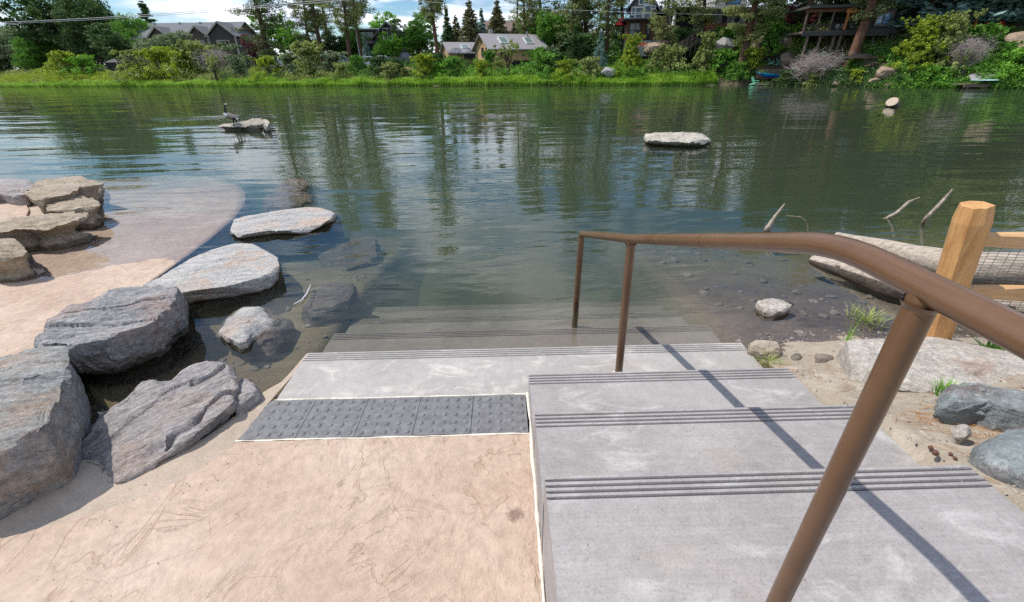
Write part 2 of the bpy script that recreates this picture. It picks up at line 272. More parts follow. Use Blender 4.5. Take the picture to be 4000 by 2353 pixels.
def mat_ground():
    m, N, L, b, o = newmat('river_bed'); co = coords(N, L)
    g = nn(N, 'ShaderNodeNewGeometry'); sp = nn(N, 'ShaderNodeSeparateXYZ'); L.new(g.outputs['Position'], sp.inputs[0])
    sand = ramp(N, L, noise(N, L, co, 2.2, 8, 0.65), [(0.3, (0.13, 0.082, 0.040)), (0.7, (0.27, 0.185, 0.095))])
    mud = ramp(N, L, noise(N, L, co, 3.0, 8, 0.7), [(0.3, (0.085, 0.068, 0.060)), (0.7, (0.20, 0.165, 0.145))])
    sand = mixc(N, L, ramp(N, L, math_(N, L, 'MULTIPLY', sp.outputs[0], .25), [(0.36, 0.0), (0.44, 1.0)]), sand, mud)
    vor = nn(N, 'ShaderNodeTexVoronoi', i_Scale=9.0); L.new(co, vor.inputs['Vector'])
    sand = mixc(N, L, ramp(N, L, vor.outputs['Distance'], [(0.25, 0.45), (0.6, 0.0)]), sand, (0.17, 0.13, 0.10))
    sand = mixc(N, L, 0.8, sand, ramp(N, L, noise(N, L, co, 70, 5, 0.8), [(0.35, 0.6), (0.6, 1.15)]), 'MULTIPLY')
    deep = ramp(N, L, noise(N, L, co, 0.5, 6, 0.6), [(0.3, (0.025, 0.045, 0.022)), (0.7, (0.055, 0.080, 0.038))])
    f = ramp(N, L, math_(N, L, 'DIVIDE', math_(N, L, 'MULTIPLY', sp.outputs[2], -1.0), 1.6), [(0.05, 0.0), (0.2, 1.0)])
    silt = ramp(N, L, noise(N, L, co, 1.1, 6, 0.6), [(0.3, (0.14, 0.125, 0.085)), (0.7, (0.22, 0.195, 0.135))])
    sand = mixc(N, L, f, sand, silt); f = ramp(N, L, math_(N, L, 'DIVIDE', math_(N, L, 'MULTIPLY', sp.outputs[2], -1.0), 2.0), [(0.40, 0.0), (0.62, 1.0)])
    L.new(mixc(N, L, f, sand, deep), b.inputs['Base Color']); b.inputs['Roughness'].default_value = 0.9; b.inputs['Specular IOR Level'].default_value = 0.1
    L.new(bump(N, L, noise(N, L, co, 16, 8, 0.7), 0.8, 0.03), b.inputs['Normal']); return m
MT['bed'] = mat_ground()
MT['soil'] = mat_concrete('gravelly_soil', (0.34, 0.285, 0.22), (0.44, 0.385, 0.31), 0.52, False, (0.25, 0.19, 0.14))
MT['earth'] = mat_concrete('bank_earth', (0.10, 0.085, 0.05), (0.17, 0.15, 0.08), 0.50, False, (0.15, 0.10, 0.06))
def mat_rail():
    m, N, L, b, o = newmat('brown_powder_coat'); co = coords(N, L)
    c = ramp(N, L, noise(N, L, co, 5, 6, 0.6), [(0.3, (0.115, 0.058, 0.027)), (0.7, (0.155, 0.083, 0.042))])
    f = ramp(N, L, noise(N, L, co, 33, 7, 0.75, 0.8), [(0.65, 0.0), (0.72, 0.5)]); c = mixc(N, L, f, c, (0.36, 0.28, 0.22))
    c = mixc(N, L, ramp(N, L, noise(N, L, co, 60, 5, 0.7), [(0.71, 0.0), (0.74, 0.6)]), c, (0.50, 0.46, 0.42))
    L.new(c, b.inputs['Base Color']); L.new(ramp(N, L, noise(N, L, co, 9, 5, 0.6), [(0.3, 0.18), (0.7, 0.34)]), b.inputs['Roughness'])
    b.inputs['Specular IOR Level'].default_value = 0.6
    L.new(bump(N, L, noise(N, L, co, 14, 6, 0.7), 0.15, 0.004), b.inputs['Normal']); return m
MT['rail'] = mat_rail()

# ------------------------------------------------------------------ object helpers
col = sc.collection
def tag(o, label=None, cat=None, group=None, kind=None):
    if label: o['label'] = label
    if cat: o['category'] = cat
    if group: o['group'] = group
    if kind: o['kind'] = kind
    return o
def thing(name, label, cat, loc=(0, 0, 0), group=None, rot=0.0):
    o = bpy.data.objects.new(name, None); col.objects.link(o); o.location = loc; o.rotation_euler = (0, 0, rot)
    o.empty_display_size = 0.2
    return tag(o, label, cat, group)
def link_mesh(name, me, parent=None, mat=None):
    o = bpy.data.objects.new(name, me); col.objects.link(o)
    if parent is not None: o.parent = parent
    if mat is not None:
        if len(me.materials) == 0: me.materials.append(mat)
        elif me.materials[0] is not mat:
            o.material_slots[0].link = 'OBJECT'; o.material_slots[0].material = mat
    return o
def npmesh(name, V, Fc, mats, smooth=False, fm=None, tint=None):
    """V (n,3); Fc int array (m,k), all the same size"""
    V = np.asarray(V, np.float32); Fc = np.asarray(Fc, np.int32); k = Fc.shape[1]
    me = bpy.data.meshes.new(name); me.vertices.add(len(V)); me.vertices.foreach_set('co', V.ravel())
    me.loops.add(Fc.size); me.loops.foreach_set('vertex_index', Fc.ravel())
    me.polygons.add(len(Fc)); me.polygons.foreach_set('loop_start', np.arange(0, Fc.size, k, dtype=np.int32))
    me.polygons.foreach_set('loop_total', np.full(len(Fc), k, np.int32))
    for m in (mats if isinstance(mats, (list, tuple)) else [mats]): me.materials.append(m)
    if fm is not None: me.polygons.foreach_set('material_index', np.asarray(fm, np.int32))
    if tint is not None:
        a = me.attributes.new('tint', 'FLOAT', 'POINT'); a.data.foreach_set('value', np.asarray(tint, np.float32))
    me.update(calc_edges=True)
    me.polygons.foreach_set('use_smooth', np.full(len(Fc), smooth)); me.update()
    return me
class MB:
    def __init__(s): s.v = []; s.f = []; s.m = []; s.sm = []
    def add(s, V, F, mi=0, sm=False):
        b = len(s.v); s.v += [tuple(map(float, p)) for p in V]; s.f += [tuple(b+i for i in f) for f in F]; s.m += [mi]*len(F); s.sm += [sm]*len(F); return s
    def box(s, c, d, rz=0.0, mi=0, R=None):
        x, y, z = (q/2 for q in d); P = [Vector((a*x, b*y, e*z)) for e in (-1, 1) for b in (-1, 1) for a in (-1, 1)]
        R = R or Matrix.Rotation(rz, 3, 'Z'); c = Vector(c)
        return s.add([R @ p + c for p in P], [(0, 2, 3, 1), (4, 5, 7, 6), (0, 1, 5, 4), (2, 6, 7, 3), (0, 4, 6, 2), (1, 3, 7, 5)], mi)
    def beam(s, a, b, w_, h, mi=0):
        a = Vector(a); b = Vector(b); d = b-a; z = d.normalized(); x = Vector((0, 0, 1)).cross(z)
        if x.length < 1e-3: x = Vector((1, 0, 0))
        x.normalize(); y = z.cross(x); R = Matrix((x, y, z)).transposed()
        return s.box((a+b)/2, (w_, h, d.length), R=R, mi=mi)
    def tube(s, pts, r, n=12, mi=0, cap=True, sm=True):
        pts = [Vector(p) for p in pts]; k = len(pts); r = [r]*k if not hasattr(r, '__len__') else r
        V = []; ref = None
        for i, p in enumerate(pts):
            t = (pts[min(i+1, k-1)]-pts[max(i-1, 0)]).normalized()
            if ref is None:
                ref = Vector((0, 0, 1)) if abs(t.z) < 0.9 else Vector((1, 0, 0))
            a = (ref - t*ref.dot(t)).normalized(); ref = a; b = t.cross(a)
            V += [p + (a*math.cos(q)+b*math.sin(q))*r[i] for q in (2*math.pi*j/n for j in range(n))]
        F = [(i*n+j, i*n+(j+1) % n, (i+1)*n+(j+1) % n, (i+1)*n+j) for i in range(k-1) for j in range(n)]
        s.add(V, F, mi, sm)
        if cap: s.add(V[:n], [tuple(range(n))[::-1]], mi); s.add(V[-n:], [tuple(range(n))], mi)
        return s
    def prism(s, poly, z0, z1, mi=0):
        n = len(poly); V = [(p[0], p[1], z0) for p in poly]+[(p[0], p[1], z1) for p in poly]
        return s.add(V, [tuple(range(n))[::-1], tuple(range(n, 2*n))]+[(i, (i+1) % n, n+(i+1) % n, n+i) for i in range(n)], mi)
    def wedge(s, prof, y0, y1, mi=0):
        """profile in x,z extruded along y"""
        n = len(prof); V = [(p[0], y0, p[1]) for p in prof]+[(p[0], y1, p[1]) for p in prof]
        return s.add(V, [tuple(range(n)), tuple(range(n, 2*n))[::-1]]+[(i, n+i, n+(i+1) % n, (i+1) % n) for i in range(n)], mi)
    def mesh(s, name, mats, off=None):
        me = bpy.data.meshes.new(name); V = s.v if off is None else [(a-off[0], b-off[1], c-off[2]) for a, b, c in s.v]
        me.from_pydata(V, [], s.f)
        for m in (mats if isinstance(mats, (list, tuple)) else [mats]): me.materials.append(m)
        me.polygons.foreach_set('material_index', s.m); me.polygons.foreach_set('use_smooth', s.sm); me.update(); return me
    def build(s, name, mats, parent=None, local=False):
        off = None
        if parent is not None and not local:
            r = parent
            while r.parent: r = r.parent
            off = r.location
        return link_mesh(name, s.mesh(name, mats, off), parent)
def bevel(o, w_=0.01, seg=2):
    m = o.modifiers.new('bevel', 'BEVEL'); m.width = w_; m.segments = seg; m.limit_method = 'ANGLE'; m.angle_limit = 0.7; return o
WZ = -0.03                                                      # river level
# bank line of the far shore
BX = [-400, -107, -38.5, 1.4, 25.6, 35, 39.7, 60, 110]; BY = [300, 107, 77.4, 61.4, 51, 39.7, 36, 24, 5]
def ybank(x): return np.interp(x, BX, BY)
def sstep(a, b, x): t = np.clip((x-a)/(b-a), 0, 1); return t*t*(3-2*t)
def ground_z(x, y):
    x = np.asarray(x, float); y = np.asarray(y, float)
    left = np.interp(y, [0.5, 1.3, 1.6, 2.5, 4, 6, 9, 14, 20], [-.2, -.15, -.11, -.17, -.24, -.5, -1.2, -1.7, -2])
    mid = np.interp(y, [0, 2, 3, 4.5, 5.4, 7, 10, 15], [-.9, -.9, -.9, -.95, -.9, -1.0, -1.5, -2])
    right = np.interp(y, [-3, 0.2, 1.0, 1.5, 2.0, 2.4, 2.6, 3.5, 5, 7, 10, 15], [.55, .47, .415, .27, .115, .005, -.045, -.14, -.34, -.8, -1.5, -2])
    right = right + np.where(y < 2.2, np.clip((x-1.9)*.16, 0, .5)*sstep(2.3, 1.4, y), 0)
    a = sstep(-1.45, -1.25, x); b = sstep(1.52, 1.60, x)
    z = left*(1-a)+mid*a*(1-b)+right*b
    P = np.stack([x, y, x*0], -1)
    z = z + 0.03*fbm(P*1.3, 4, 3)*sstep(4, 5, np.abs(x)+np.abs(y)+1.5) + .008*fbm(P*6, 3, 9)*sstep(1.6, 1.75, x)
    d = y-ybank(x)
    rr = sstep(12, 32, x)                                       # the right bank is a steep hill
    fl = np.interp(d, [-8, -3, -.3, 0, 1.5, 4, 9, 16, 24, 40, 400], [-2, -1.2, -.25, .02, .35, .7, 1.5, 2.6, 3.4, 3.9, 6])
    fr = np.interp(d, [-8, -3, -.3, 0, 1.5, 4, 7, 10, 14, 22, 400], [-2, -1.2, -.25, .05, .8, 1.6, 3.0, 4.6, 5.2, 6.5, 22])
    far = fl*(1-rr)+fr*rr + np.where(d > .5, .18*fbm(P*.35, 4, 5), 0)
    return np.where(d > -8, np.maximum(far, np.where(d < -2, z, far)), z)

_gz = ground_z
def _dock():
    Yv = 45.0
    for _ in range(40): x = at(2945, 333, y=Yv)[0]; Yv = .5*Yv+.5*float(ybank(x)-.3)
    return float(x), Yv
DOCK = _dock(); _xa = at(2925, 320, y=DOCK[1]+1)[0]; _xb = at(3062, 320, y=DOCK[1]+1)[0]
def ground_z(x, y):
    z = _gz(x, y); x = np.asarray(x, float); y = np.asarray(y, float)
    m = sstep(_xa-.6, _xa, x)*sstep(_xb+.6, _xb, x)*sstep(DOCK[1]+2.1, DOCK[1]+1.7, y)*sstep(DOCK[1]-6, DOCK[1]-5, y)
    return np.where(m > 0, np.minimum(z, z*(1-m)+(-.35)*m), z)

def axis(dense0, dense1, step, lo, hi, g=1.09):
    a = list(np.arange(dense0, dense1+1e-6, step)); s = step; q = dense1
    while q < hi: s = min(s*g, 60 if q > 160 else 1.1); q += s; a.append(q)
    s = step; q = dense0
    while q > lo: s = min(s*g, 60 if q < -160 else 1.1); q -= s; a.insert(0, q)
    return np.array(a)
gx = axis(-5, 5, .07, -900, 900); gy = axis(-.6, 6.5, .06, -500, 1500)
X, Y = np.meshgrid(gx, gy); Z = ground_z(X, Y); nx, ny = len(gx), len(gy)
idx = np.arange(nx*ny).reshape(ny, nx)
Fq = np.stack([idx[:-1, :-1], idx[:-1, 1:], idx[1:, 1:], idx[1:, :-1]], -1).reshape(-1, 4)
cx = X.ravel()[Fq].mean(1); cy = Y.ravel()[Fq].mean(1); cz = Z.ravel()[Fq].mean(1)
fmi = np.where(cy > ybank(cx)-.6, 2, np.where((cx > 1.5) & (cz > -.02), 1, np.where((cz > .1), 1, 0)))
g = link_mesh('ground', npmesh('ground', np.stack([X, Y, Z], -1).reshape(-1, 3), Fq, [MT['bed'], MT['soil'], MT['earth']], True, fmi)); tag(g, kind='structure')

# ------------------------------------------------------------------ river
def mat_water():
    m, N, L, b, o = newmat('river_water'); N.remove(b)
    nrm = None
    # long current swells, wind ripples, fine chop (heights in metres)
    g = nn(N, 'ShaderNodeNewGeometry'); sp = nn(N, 'ShaderNodeSeparateXYZ'); L.new(g.outputs['Position'], sp.inputs[0]); yn = math_(N, L, 'DIVIDE', sp.outputs[1], 40.0)
    gust = ramp(N, L, noise(N, L, coords(N, L, (.06, .22, 1), (0, 0, .05)), 1.0, 4, .6), [(0.38, 0.45), (0.62, 1.3)])
    for sc_, st, rt, h, det, near, far in ((0.30, (0.45, 1.7, 1), .06, .040, 1, 1.0, 1.0), (1.5, (0.30, 1.3, 1), -.10, .0135, 2, 1.0, .50), (4.6, (0.38, 1.3, 1), .12, .0058, 2, 1.0, .20), (14.0, (0.5, 1.1, 1), 0, .0009, 2, 1.0, .15)):
        k = math_(N, L, 'MULTIPLY', ramp(N, L, yn, [(0.10, near), (0.40, far)]), gust)
        nrm = bump(N, L, math_(N, L, 'MULTIPLY', noise(N, L, coords(N, L, st, (0, 0, rt)), sc_, det, 0.45, 0.5), k), 1.0, h, nrm)
    fr = nn(N, 'ShaderNodeFresnel', i_IOR=1.5); L.new(nrm, fr.inputs['Normal'])
    gl = nn(N, 'ShaderNodeBsdfGlossy', i_Roughness=0.0); L.new(nrm, gl.inputs['Normal'])
    tr = nn(N, 'ShaderNodeBsdfTransparent'); mxs = nn(N, 'ShaderNodeMixShader')
    L.new(fr.outputs[0], mxs.inputs[0]); L.new(tr.outputs[0], mxs.inputs[1]); L.new(gl.outputs[0], mxs.inputs[2]); L.new(mxs.outputs[0], o.inputs['Surface'])
    va = nn(N, 'ShaderNodeVolumeAbsorption', i_Density=0.75); va.inputs['Color'].default_value = (0.46, 0.57, 0.38, 1)
    vsc = nn(N, 'ShaderNodeVolumeScatter', i_Density=0.27, i_Anisotropy=0.2); vsc.inputs['Color'].default_value = (0.58, 0.78, 0.54, 1)
    ad = nn(N, 'ShaderNodeAddShader'); L.new(va.outputs[0], ad.inputs[0]); L.new(vsc.outputs[0], ad.inputs[1]); L.new(ad.outputs[0], o.inputs['Volume'])
    return m
MT['water'] = mat_water()
mb = MB(); mb.prism([(-900, 1.0), (900, 1.0), (900, 1200), (-900, 1200)], -2.6, WZ)
wobj = mb.build('river_water', MT['water']); tag(wobj, kind='structure')

# ------------------------------------------------------------------ concrete steps
RIS, TRD, XR, XC, XL, YA = 0.1437, 0.4783, 1.617, 0.121, -1.355, 2.499
st = thing('concrete_steps', 'grey concrete steps with grooved nosings descending into the river', 'steps', (0, 0, 0))
def tread(k, x0, x1, yn, yb, z, mat, thick=0.32):
    """one step: nosing at y=yn, reaching back (towards the camera) to yb; four grooves cut behind the nosing"""
    gw, pit, first, gd = 0.0062, 0.0235, 0.024, 0.006
    prof = [(yn-0.006, z), (yn, z-0.007), (yn, z-thick), (yb, z-thick), (yb, z)]
    top = []                                                # from the back to the front
    for g_ in (3, 2, 1, 0):
        yc = yn-first-g_*pit
        top += [(yc-gw, z), (yc-gw*.6, z-gd), (yc+gw*.6, z-gd), (yc+gw, z)]
    P = prof[:5]+top; n = len(P); m = MB()
    inset = 0.03 if x0 > 0 else 0.045
    xs = [x0, x0+inset, x1-inset, x1]; V = []
    for xi, x in enumerate(xs):
        for (y, q) in P:
            flat = (xi in (0, 3))
            V.append((x, y, z if (flat and q > z-0.03 and y < yn-.006) else q))
    F = []; mi = []
    for s_ in range(3):
        for i in range(n):
            j = (i+1) % n; F.append((s_*n+i, s_*n+j, (s_+1)*n+j, (s_+1)*n+i)); mi.append(1 if (i >= 5 and (i-5) % 4 == 1) else 0)
    F.append(tuple(range(n))[::-1]); mi.append(0); F.append(tuple(range(3*n, 4*n))); mi.append(0)
    m.v = V; m.f = F; m.m = mi; m.sm = [False]*len(F)
    return m.build('step', [mat, MT['groove']], st)
tread(0, XL, XR, YA, 2.006, 0.0, MT['step_low']).name = 'step'
for k in (1, 2): tread(k, XC, XR, YA-k*TRD-.002, YA-(k+1)*TRD-.02, k*RIS, MT['step'])
tread(3, XC, XR, YA-3*TRD-.002, -3.0, 3*RIS, MT['step'], 0.6)
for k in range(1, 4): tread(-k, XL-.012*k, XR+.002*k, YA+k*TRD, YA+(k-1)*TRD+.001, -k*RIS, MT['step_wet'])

# ------------------------------------------------------------------ walk, border, tactile tiles
def curve_pts(P, n):
    P = [Vector((p[0], p[1])) for p in P]; Ls = [0]
    for a, b in zip(P, P[1:]): Ls.append(Ls[-1]+(b-a).length)
    o = []
    for t in np.linspace(0, Ls[-1], n):
        i = min(max(int(np.searchsorted(Ls, t))-1, 0), len(P)-2); f = (t-Ls[i])/(Ls[i+1]-Ls[i]+1e-9)
        p0, p1, p2, p3 = P[max(i-1, 0)], P[i], P[i+1], P[min(i+2, len(P)-1)]
        q = p1*2+(p2-p0)*f+(p0*2-p1*5+p2*4-p3)*f*f+(p1*3-p0-p2*3+p3)*f**3; o.append(q*.5)
    return o
JC = curve_pts([(-1.345, 2.48), (-1.358, 2.23), (-1.385, 2.02), (-1.41, 1.712), (-1.475, 1.56), (-1.60, 1.415), (-1.80, 1.30), (-2.12, 1.19), (-2.9, 1.02), (-4.2, .8), (-6.5, .55)], 60)
ramp_poly = [(p.x, p.y) for p in JC if p.y < 1.70]
ramp_poly = [(XC-.012, -3.0), (XC-.012, 1.690), (-1.413, 1.690)]+ramp_poly+[(-6.5, -3)]
mb = MB(); mb.prism(ramp_poly, -0.4, 0.0); tag(mb.build('walkway', MT['stamped']), kind='structure')
# smooth trowelled band between the walk and the rocks
OUT = curve_pts([at(1200, 1405, z=-.05)[:2], at(1085, 1510, z=-.03)[:2], at(1000, 1535, z=-.02)[:2], at(860, 1640, z=-.02)[:2], at(600, 1770, z=-.02)[:2], at(330, 1700, z=-.04)[:2], at(200, 1745, z=-.04)[:2], (-2.9, 1.75), (-4.2, 1.75), (-6.5, 1.6)], 60)
V = []; n = 60; R_ = 9
for a, b in zip(JC, OUT):
    for j in range(R_):
        t = j/(R_-1); p = a*(1-t)+b*t; q = np.array([p.x, p.y, 0])
        V.append((p.x, p.y, -.001+.018*math.sin(t*math.pi)*(.3+min(1, abs(p.x+1.36)*2)) - .11*max(0, t-.62)/.38*(1 if p.x < -1.5 else .5) + .006*float(fbm(q*5, 3, 2))*min(1, t*5)))
F = [(i*R_+j, i*R_+j+1, (i+1)*R_+j+1, (i+1)*R_+j) for i in range(n-1) for j in range(R_-1)]
tag(link_mesh('border_band', npmesh('border_band', V, F, MT['berm'], True)), kind='structure')
# pale sealant beads
def bead(name, pts, w_, z, lab=None):
    pts = curve_pts(pts, max(20, int(120))); V = []; F = []
    for i, p in enumerate(pts):
        t = (pts[min(i+1, len(pts)-1)]-pts[max(i-1, 0)]).normalized(); nr = Vector((-t.y, t.x))
        ww = w_*(1+.55*float(fbm(np.array([p.x*14, p.y*14, 0.]), 3, 4)))/2; off = nr*(.003*float(fbm(np.array([p.x*8+5, p.y*8, 1.]), 2, 4)))
        for s_, h in ((-1, 0), (-.5, .004), (.5, .004), (1, 0)):
            q = p+off+nr*ww*s_; V.append((q.x, q.y, z+h))
        if i: b = (i-1)*4; F += [(b+j, b+j+1, b+5+j, b+4+j) for j in range(3)]
    tag(link_mesh(name, npmesh(name, V, F, MT['sealant'], True)), kind='structure')
bead('joint_sealant', [(XC-.006, 2.02), (XC-.006, 1.3), (XC-.008, .4), (XC-.006, -3)], .014, .001)
bead('joint_sealant', [(XC-.012, 1.695), (-.7, 1.695), (-1.42, 1.697)], .010, .001)
bead('joint_sealant', [(XC-.012, 2.010), (-.7, 2.010), (-1.36, 2.012)], .010, .001)
tp = thing('tactile_strip', 'charcoal tactile warning tiles with raised domes set before the steps', 'tactile paving', (0, 0, 0))
for k in range(5):
    x1 = 0.104-k*.305-.0015; x0 = x1-.302; mb = MB(); x0c = x0
    left = [(x0, 1.702), (x0, 2.004)]
    if k == 4: left = [(-1.408, 1.702), (-1.398, 1.76), (-1.402, 1.82), (-1.385, 1.90), (-1.392, 1.95), (-1.37, 2.004)]
    mb.prism([(x1, 1.702)]+[(x1, 2.004)]+left[::-1], -.03, .003)
    for i in range(5):
        for j in range(5):
            px, py = x1-.0295-.0607*i, 1.7315+.0607*j
            if k == 4 and px < -1.375: continue
            V = [(px+r*math.cos(a), py+r*math.sin(a), .003+h) for r, h in ((.0155, 0), (.0125, .004), (.008, .0058)) for a in (2*math.pi*q/10 for q in range(10))]
            Fd = [(r*10+q, r*10+(q+1) % 10, r*10+10+(q+1) % 10, r*10+10+q) for r in (0, 1) for q in range(10)]+[tuple(range(20, 30))]
            mb.add(V, Fd, 0, True)
    mb.build('tile', MT['tile'], tp)

# ------------------------------------------------------------------ hand rail
hr = thing('handrail', 'brown painted tubular handrail running down the steps into the water', 'handrail', (0, 0, 0))
XH = 0.665; RR = .0242
b0 = Vector((XH, .80, 1.372)); e0 = Vector(at(2272, 914, y=3.22)); 
mid = Vector((XH, 2.191, .896)); mid.x = (XH+e0.x)/2+.02; mid = Vector(at(2457, 933, y=2.19))
def arc(a, c, b, r, n=7):
    """round the corner a-c-b"""
    a, c, b = Vector(a), Vector(c), Vector(b); p = c+(a-c).normalized()*r; q = c+(b-c).normalized()*r
    return [p*(1-t)**2+c*2*t*(1-t)+q*t*t for t in (i/(n-1) for i in range(n))]
foot = Vector(at(2250, 1180, y=3.22)); foot.z = -.20; foot.x -= .0
pts = [(XH, -3, 1.374), (XH, 0, 1.374)]+arc((XH, 0, 1.374), b0, mid, .10)+[mid]+arc(mid, e0, foot, .035)+[foot, foot+Vector((0, 0, -.35))]
mb = MB(); mb.tube(pts, RR, 28); mb.build('top_rail', MT['rail'], hr)
for k, (x, y) in enumerate(((XH, .60), (XH, -1.0))):
    zt = 1.374; mb = MB(); mb.tube([(x, y, 3*RIS-.02), (x, y, zt)], .0225, 28); pz = mb.build('post', MT['rail'], hr)
    mb = MB(); mb.tube([(x, y, zt-RR-.012), (x, y, zt-RR-.002)], [.0235, .029], 28, cap=False); o = mb.build('weld_bead', MT['rail'], pz)
y2 = 2.155; p2 = Vector(at(2411, 1436, y=y2)); t2 = mid+(e0-mid)*((y2-mid.y)/(e0.y-mid.y)); p2.z = -.02; p2.x = at(2411, 1440, z=.0)[0]-.012
mb = MB(); mb.tube([p2, t2], .0225, 28); pz = mb.build('post', MT['rail'], hr)
mb = MB(); mb.tube([(p2.x-.004, y2+.004, .0), (p2.x-.004, y2+.004, .004)], .047, 24); mb.build('grout_ring', MT['sealant'], pz)
mb = MB(); mb.tube([t2-(t2-p2).normalized()*.038, t2-(t2-p2).normalized()*.025], [.0235, .029], 28, cap=False); mb.build('weld_bead', MT['rail'], pz)
for q in (1.36, 1.78):
    d_ = (mid-b0).normalized(); c_ = b0+d_*(q-.8)*1.05
    mb = MB(); mb.tube([c_-d_*.0035, c_+d_*.0035], RR+.0008, 28); mb.build('weld_seam', MT['rail'], hr)

# ------------------------------------------------------------------ rocks
def poly_radius(P, c, ang):
    r = np.full(len(ang), 1e-3); d = np.stack([np.cos(ang), np.sin(ang)], -1)
    for i in range(len(P)):
        a = P[i]-c; e = P[(i+1) % len(P)]-P[i]
        den = d[:, 0]*e[1]-d[:, 1]*e[0]; den = np.where(abs(den) < 1e-9, 1e-9, den)
        t = (a[0]*e[1]-a[1]*e[0])/den; s_ = (a[0]*d[:, 1]-a[1]*d[:, 0])/den
        ok = (t > 0) & (s_ >= -1e-6) & (s_ <= 1+1e-6); r = np.where(ok & (t > r), t, r)
    return r
def chisel(V, c, nplanes, seed, lo=.02, hi=.12, up=(-.15, .75), mask=None, soft=.92):
    R = np.random.default_rng(seed+500); P = V-c
    for i in range(nplanes):
        a = R.random()*6.283; e = up[0]+(up[1]-up[0])*R.random(); n_ = np.array([math.cos(a)*math.cos(e), math.sin(a)*math.cos(e), math.sin(e)])
        d = P @ n_; top = (d[mask] if mask is not None else d).max(); lim = top*(1-lo-(hi-lo)*R.random()**1.5); ex = np.clip(d-lim, 0, None)
        if mask is not None: ex = ex*mask
        P = P-ex[:, None]*n_*soft
    return P+c
def rock(name, label, cat, mat, rim, base=None, zt=.1, zb=-.12, seed=1, amp=.012, dome=.02, spread=.05, grain=.3, ledge=0.0, na=168, cx=None, group=None, kind=None, under=.0, depth=.25, tilt=None, nch=26):
    """rim: outline of the top face (u,v) or (u,v,z); base: outline at the ground or water line; both photo pixels placed on planes of height zt / zb"""
    P = np.array([at(p[0], p[1], z=(p[2] if len(p) > 2 else zt)) for p in rim]); 
    c = P[:, :2].mean(0) if cx is None else np.array(cx)
    ang = np.linspace(0, 2*math.pi, na, endpoint=False); rr_ = poly_radius(P[:, :2], c, ang)
    k = np.ones(3)/3; rs = np.convolve(np.concatenate([rr_[-1:], rr_, rr_[:1]]), k, 'valid')*1.025
    pa = np.arctan2(P[:, 1]-c[1], P[:, 0]-c[0]) % (2*math.pi); o = np.argsort(pa)
    zr = np.interp(ang, np.concatenate([[pa[o][-1]-2*math.pi], pa[o], [pa[o][0]+2*math.pi]]), np.concatenate([[P[o][-1, 2]], P[o][:, 2], [P[o][0, 2]]]))
    if base is not None:
        B = np.array([at(p[0], p[1], z=zb) for p in base]); rb = poly_radius(B[:, :2], c, ang); rb = np.maximum(rb, rs*.8)
    else: rb = rs+spread
    rings = []; nt = 34
    zm = P[:, 2].mean() if len(P) else zt
    d = np.stack([np.cos(ang), np.sin(ang)], -1)
    for i in range(1, nt+1):
        t = (i/nt)**.8; f = t**1.5
        z = zm*(1-f)+zr*f + dome*(1-t*t)
        if tilt: pass
        rings.append(np.concatenate([c+d*(rs*t)[:, None], z[:, None]], 1))
    ns = 16
    for i in range(1, ns+1):
        t = i/ns; bulge = math.sin(t*math.pi)*.012-under*math.sin(t*math.pi)
        r = rs*(1-t)+rb*t+bulge; z = zr*(1-t)+zb*t
        rings.append(np.concatenate([c+d*r[:, None], z[:, None]], 1))
    rings.append(np.concatenate([c+d*(rb*.97)[:, None], np.full((na, 1), zb-depth)], 1))
    V = np.concatenate([np.array([[c[0], c[1], zm+dome]])]+rings)
    ca, sa = math.cos(grain), math.sin(grain)
    Q = np.stack([(V[:, 0]*ca+V[:, 1]*sa)*1.0, (-V[:, 0]*sa+V[:, 1]*ca)*3.2, V[:, 2]*5], -1)
    h1 = fbm(Q*3.0, 5, seed, .55); h2 = fbm(V*9, 4, seed+5, .55); big = fbm(V*2.3+seed, 3, seed+9)
    ist = np.arange(len(V)) <= nt*na
    cr = V-np.array([c[0], c[1], zm]); cr[:, 2] *= .4; ln = np.linalg.norm(cr[:, :2], axis=1)[:, None]+1e-6
    outd = np.concatenate([cr[:, :2]/ln, np.zeros((len(V), 1))], 1)
    e = np.where(ist, np.clip(ln[:, 0]/(np.mean(rs)), 0, 1)**4, 1.0)
    V = V + outd*((h1*amp*1.1+big*amp*1.6)*e)[:, None]
    hz = h1*amp+h2*amp*.45+big*amp*.8
    # chipped blocky fractures on the sides and rim
    vb = vnoise(V*7+3, seed+20); V = V + outd*(np.round(vb*2)/2*amp*1.6*np.where(ist, e*.6, 1))[:, None]
    if ledge:
        s_ = Q[:, 1]*1.1+.5*fbm(V*2.5, 3, seed+3); q = s_*1.15+.9*vnoise(V*1.7+seed, seed+7); fi = np.floor(q); fr = q-fi; jump = _hash(fi.astype(np.int64)+50, fi.astype(np.int64)*0, fi.astype(np.int64)*0, seed); hz = hz+ledge*((jump-.5)*1.5-.9*np.exp(-(np.minimum(fr, 1-fr)/.045)**2)*(vnoise(V*2.6+3, seed+8) > -.15))*np.where(ist, 1, .25)
    V[:, 2] += np.where(ist, hz, hz*.4)
    V = chisel(V, np.array([c[0], c[1], zm-.08]), nch, seed, .0, .13, mask=(V[:, 2] > zb-.02))
    V = V+outd*(.25*amp*fbm(V*30, 3, seed+2))[:, None]
    n0 = 1; F = []; T = len(rings)
    A = np.arange(na); Bn = (A+1) % na
    for i in range(T-1): F.append(np.stack([n0+i*na+A, n0+(i+1)*na+A, n0+(i+1)*na+Bn, n0+i*na+Bn], -1))
    F = np.concatenate(F); tri = np.stack([np.zeros(na, int), n0+A, n0+Bn, n0+Bn], -1)
    me = bpy.data.meshes.new(name); me.from_pydata(V.tolist(), [], F.tolist()+tri[:, :3].tolist()); me.materials.append(mat)
    me.polygons.foreach_set('use_smooth', [True]*len(me.polygons)); me.update()
